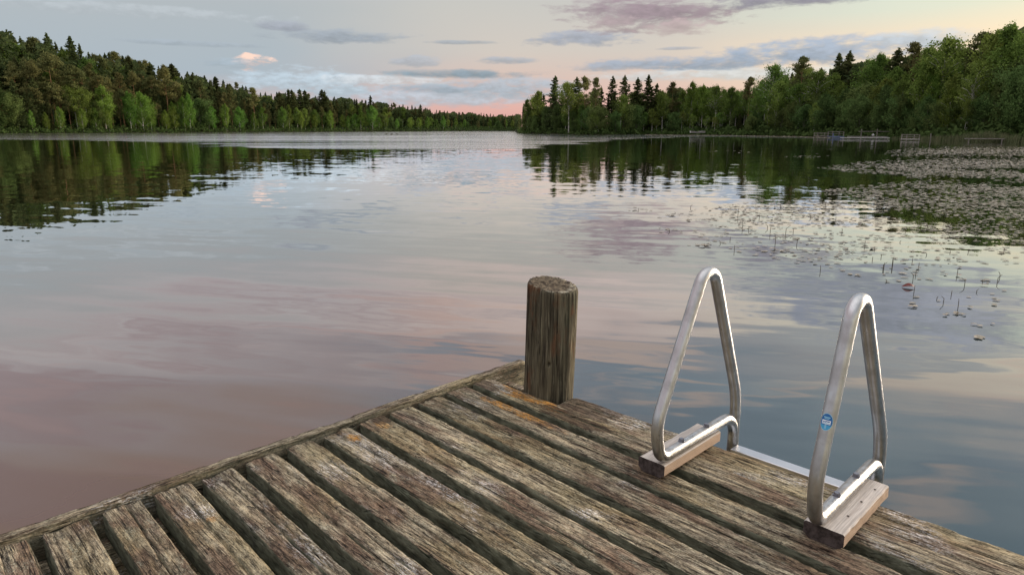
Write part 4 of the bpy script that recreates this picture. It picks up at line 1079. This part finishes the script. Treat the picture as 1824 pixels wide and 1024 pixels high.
p_ = mb.build('stake', MAT['grey_timber'], None, True); p_.location = (at_dist(1660, 91), 91, -.1); tag(p_, 'lone upright stake in the water between jetty and reeds', 'stake')
def boat():
    Y = 149; r = empty('rowing_boat', (at_dist(1243, Y), Y, .42), rad(12)); tag(r, 'tiny pale rowing boat drawn up on the bay shore', 'boat')
    n = 13; V = []; Fc = []
    for inner in (0, 1):
        for i in range(n):
            t = i / (n - 1); x = (t - .5) * 3.4; w = .62 * math.sin(PI * min(1, .08 + t * .86)) ** .6 - inner * .05; d = .42 + .12 * abs(t - .5) * 2
            for k in range(7):
                a = PI * k / 6; V.append((x * (1 - inner * .03), -math.cos(a) * w, d - math.sin(a) * (.42 - inner * .04)))
    for inner in (0, 1):
        o_ = inner * n * 7
        for i in range(n - 1):
            for k in range(6):
                f = (o_ + i * 7 + k, o_ + (i + 1) * 7 + k, o_ + (i + 1) * 7 + k + 1, o_ + i * 7 + k + 1); Fc.append(f if not inner else f[::-1])
    for i in range(n - 1):
        for k in (0, 6): Fc.append((i * 7 + k, (i + 1) * 7 + k, n * 7 + (i + 1) * 7 + k, n * 7 + i * 7 + k))
    for i in (0, n - 1):
        for k in range(6): Fc.append((i * 7 + k, i * 7 + k + 1, n * 7 + i * 7 + k + 1, n * 7 + i * 7 + k))
    link('hull', mesh_np('hull', V, Fc, MAT['white_paint'], True), r)
    for xx in (-.7, .6): pier_part(r, 'seat', MAT['grey_timber'], [((xx, 0, .30), (.25, 1.0, .03))])
boat()
def duck(x, y, lab, fl=1):
    X, Y = on_plane(x, y, 0)
    mb = MB()
    s = .9
    mb.tube([(-.24 * s, 0, .13), (-.17 * s, 0, .09), (-.05 * s, 0, .06), (.08 * s, 0, .06), (.16 * s, 0, .10), (.19 * s, 0, .17), (.20 * s, 0, .24), (.215 * s, 0, .285), (.235 * s, 0, .30), (.29 * s, 0, .285), (.33 * s, 0, .275)],
            [.012, .05, .095, .095, .065, .042, .036, .048, .044, .018, .008], 10)
    o = mb.build('duck', MAT['duck'], None, True); o.location = (X, Y, -.01); o.rotation_euler = (0, 0, 0 if fl > 0 else PI); o.scale = (1.2, 1.2, 1.1)
    tag(o, lab, 'duck', 'ducks far out on the lake')
duck(688, 240, 'leftmost of three dark ducks far out on the lake')
duck(697, 240.2, 'middle one of three dark ducks far out on the lake')
duck(708, 240, 'rightmost of three dark ducks far out on the lake', -1)

def reeds():
    rs = np.random.default_rng(3); V = []; Fc = []
    n = 2600; x = np.concatenate([rs.uniform(1592, 1700, n // 4), rs.normal(1757, 34, n // 2), rs.uniform(1640, 1860, n // 4)])
    for i, xx in enumerate(x):
        q = (xx - CX) / (F_PX / math.cos(PITCH)); Ys = float(shoreY(q)); Y = Ys + rs.uniform(-3.0, 1.6); X = q * Y
        hh = rs.uniform(.5, 1.0) * np.interp(xx, [1590, 1660, 1720, 1757, 1800, 1860], [.5, .7, 1.1, 1.5, 1.1, 1.0]); lx, ly = rs.normal(size=2) * .12 * hh
        a = rs.uniform(0, PI); w = .022; dx_, dy_ = math.cos(a) * w, math.sin(a) * w; b = len(V)
        V += [(X - dx_, Y - dy_, -.1), (X + dx_, Y + dy_, -.1), (X + lx * .4 + dx_ * .8, Y + ly * .4 + dy_ * .8, hh * .6), (X + lx * .4 - dx_ * .8, Y + ly * .4 - dy_ * .8, hh * .6), (X + lx, Y + ly, hh)]
        Fc += [(b, b + 1, b + 2, b + 3), (b + 3, b + 2, b + 4)]
    o = link('reeds', mesh_np('reeds', V, Fc, MAT['reed'], False)); tag(o, 'yellowish reed bed along the right shore', 'reeds', None, 'stuff')
reeds()

# ------------------------------------------------------------------ floating leaves, stems
def floating():
    rs = np.random.default_rng(21)
    # density by bearing and distance, clumped by noise
    V = []; Fc = []; nb = 0
    def dens(px, py):
        # px,py arrays: where in the bay (bearing, depression) the plants grow
        d = np.zeros_like(px)
        lft = np.interp(py, [262, 270, 284, 292, 300, 320, 345, 360, 380, 400, 430, 455, 480, 510, 540, 590], [1640, 1570, 1580, 1500, 1450, 1620, 1400, 1300, 1190, 1215, 1250, 1310, 1460, 1570, 1640, 1740])
        amt = np.interp(py, [258, 262, 268, 272, 280, 290, 305, 315, 335, 360, 400, 430, 460, 500, 540, 575, 600], [0, .1, .75, .8, .05, .75, .8, .45, .55, .50, .42, .30, .24, .15, .10, .03, 0])
        d = amt * np.clip((px - lft) / 140, 0, 1) ** .7
        # thin pale line along the bay shore
        return d
    Yb = np.array([2.5])
    cells = []
    Y = 5.2
    while Y < 62:
        py = HOR + F_PX * CAM_Z / Y / 1.0
        # exact inverse of on_plane for the centre column
        dY = Y * .022
        x_l = at_dist(1180, Y); x_r = at_dist(1960, Y)
        area = (x_r - x_l) * dY
        sz = .018 + .0017 * min(Y, 14) if Y < 14 else .0466 + (Y - 14) * .0018
        n = rs.poisson(area / (sz * sz * 3.0) * .85)
        if n > 0:
            X = rs.uniform(x_l, x_r, n); YY = Y + rs.random(n) * dY
            # image row of each point
            dd = CAM_Z / YY; py_ = CY + F_PX * np.tan(np.arctan(dd) - PITCH)
            px_ = CX + F_PX * X / (YY * math.cos(PITCH) + CAM_Z * math.sin(PITCH))
            cl = vnoise(X * .55 + 3, YY * .55, 1.0); cl2 = vnoise(X * 2.2, YY * 2.2, 4.0)
            D = dens(px_, py_) * np.clip((cl * .65 + cl2 * .45 - .28) * 2.6, 0.0, 1.9)
            D = np.where(py_ > 300, D, dens(px_, py_) * np.clip((cl2 * .5 + cl * .4) * 2.0, .2, 1.6))
            keep = rs.random(n) < D
            cells.append((X[keep], YY[keep], np.full(keep.sum(), sz)))
        Y += dY
    X = np.concatenate([c[0] for c in cells]); YY = np.concatenate([c[1] for c in cells]); SZ = np.concatenate([c[2] for c in cells])
    # a strip of pads close under the bay shore, and a few strays
    xs = rs.uniform(1150, 1480, 2600); q = (xs - CX) / (F_PX / math.cos(PITCH)); Ys = shoreY(q) - 1.5 - rs.random(2600) ** 1.5 * np.interp(xs, [1150, 1480], [16, 9]); X = np.concatenate([X, q * Ys]); YY = np.concatenate([YY, Ys]); SZ = np.concatenate([SZ, np.full(2600, .22)])
    for (cx_, cy_, n, w) in ((1136, 374, 12, 16), (1200, 383, 10, 14), (1190, 411, 12, 20), (1250, 437, 10, 14), (1445, 280, 14, 30), (1290, 270, 8, 20), (1755, 578, 3, 10), (1745, 600, 3, 8), (1700, 560, 6, 18), (1620, 545, 4, 10)):
        for _ in range(n):
            a, b = on_plane(cx_ + rs.normal() * w, cy_ + rs.normal() * 2.2, 0); X = np.append(X, a); YY = np.append(YY, b); SZ = np.append(SZ, (.03 if cy_ > 450 else .04) if cy_ > 350 else .1)
    n = len(X); k = 7
    th = rs.random(n) * 2 * PI; asp = rs.uniform(.45, .85, n); s = SZ * rs.uniform(.6, 1.25, n) * 1.15
    tx = rs.normal(size=n) * .05; ty = rs.normal(size=n) * .05
    ang = np.linspace(0, 2 * PI, k, endpoint=False)
    px = np.cos(ang)[None, :] * s[:, None]; py = np.sin(ang)[None, :] * (s * asp)[:, None]
    rx = px * np.cos(th)[:, None] - py * np.sin(th)[:, None]; ry = px * np.sin(th)[:, None] + py * np.cos(th)[:, None]
    curl = np.where(rs.random(n) < .25, rs.uniform(.1, .5, n), 0)[:, None] * np.abs(py)
    z = .006 + np.abs(rx * tx[:, None] + ry * ty[:, None]) + curl + .002 * rs.random((n, 1))
    Vv = np.stack([X[:, None] + rx, YY[:, None] + ry, z], -1).reshape(-1, 3)
    Ff = np.arange(n * k).reshape(n, k)
    print('floating leaves', n)
    o = link('floating_leaves', mesh_np('floating_leaves', Vv, Ff, MAT['pad'], False)); tag(o, 'scattered small floating leaves covering the bay at the right', 'water plants', None, 'stuff')
floating()

stems = []
z8 = [(65, 490, 80), (140, 468, 90), (312, 575, 90), (332, 530, 65), (355, 470, 60), (315, 690, 90), (420, 360, 35), (675, 540, 80), (738, 635, 105), (1003, 610, 105), (1037, 565, 80), (885, 580, 30), (558, 770, 90), (683, 822, 115), (625, 700, 60), (835, 670, 45), (1065, 330, 55), (770, 335, 35), (90, 575, 25), (200, 250, 25), (615, 335, 20), (45, 375, 35), (500, 720, 20)]
for a, b, h in z8: stems.append((1560 + a * .215, 380 + (b - h * .35) * .215, h * .215 * .62))
z5 = [(712, 262, 60), (527, 282, 35), (805, 255, 40), (1115, 260, 35), (1240, 355, 50), (1200, 370, 50), (917, 375, 38), (543, 130, 50), (565, 180, 50), (757, 215, 60), (688, 210, 48), (592, 185, 25), (677, 180, 30), (1015, 195, 25), (1150, 320, 22), (793, 195, 22), (938, 90, 40), (1160, 270, 18), (508, 230, 22), (463, 245, 20), (235, 190, 18), (95, 92, 14), (330, 85, 22), (735, 80, 24), (870, 130, 22), (640, 130, 20), (985, 140, 22), (1300, 190, 22), (1400, 175, 22), (1330, 330, 25)]
for a, b, h in z5: stems.append((1100 + a * .3947, 340 + (b - h * .35) * .3947, h * .3947 * .62))
srr = random.Random(8)
place_words = [(1300, 'left edge'), (1450, 'left part'), (1600, 'middle'), (1700, 'right part'), (1900, 'far right')]
def row_word(y): return 'far back' if y < 385 else ('half way back' if y < 430 else ('near front' if y < 490 else 'nearest row'))
groups_ = {}
for i, (x, y, hp) in enumerate(sorted(stems)):
    X, Y = on_plane(x, y, 0); h = max(.03, hp / F_PX * Y * 1.15); mb = MB(); r0 = .0018 + .00022 * Y
    k = srr.random(); lx = srr.uniform(-.25, .25) * h
    if k < .25:      # snapped stem
        d = srr.choice([-1, 1]); pts = [(0, 0, -.15), (lx * .3, 0, h * .55), (lx * .3 + d * h * .45, srr.uniform(-.1, .1) * h, h * .9)]; word = 'snapped dark stem'
    elif k < .5:
        pts = [(0, 0, -.15), (lx, 0, h * .6), (lx * 2.2, 0, h)]; word = 'leaning dark stem'
    else:
        pts = [(0, 0, -.15), (lx * .1, 0, h * .5), (lx * .2, 0, h)]; word = 'upright dark stem'
    mb.tube(pts, [r0, r0, r0 * .7], 6)
    o = mb.build('water_plant_stem', MAT['stem'], None, True); o.location = (X, Y, 0)
    w = [b for a, b in place_words if x < a][0]
    key = (word, w, row_word(y)); groups_.setdefault(key, []).append((o, x))
for (word, w, rw), lst in groups_.items():
    for i, (o, x) in enumerate(lst):
        lab = '%s in the leaf patch, %s, %s' % (word, rw, w)
        if len(lst) > 1: lab = '%s, %s from left' % (lab, ORD[i])
        tag(o, lab, 'water plant', 'stems rising from the water')

def red_leaf():
    X, Y = on_plane(1617, 512, 0); V = []; Fc = []; n = 10
    for i in range(n + 1):
        t = i / n; w = .035 * math.sin(PI * t) ** .8
        for s_ in (-1, 0, 1): V.append(((t - .5) * .12, s_ * w, .006 + .035 * math.sin(PI * t) * (1 if s_ == 0 else .25) + .012 * t))
    for i in range(n):
        for s_ in (0, 1): a = i * 3 + s_; Fc.append((a, a + 3, a + 4, a + 1))
    o = link('red_leaf', mesh_np('red_leaf', V, Fc, MAT['red_leaf'], True)); o.location = (X, Y, 0); o.rotation_euler = (0, 0, -.3)
    tag(o, 'single curled dark red leaf floating among the stems', 'leaf')
red_leaf()
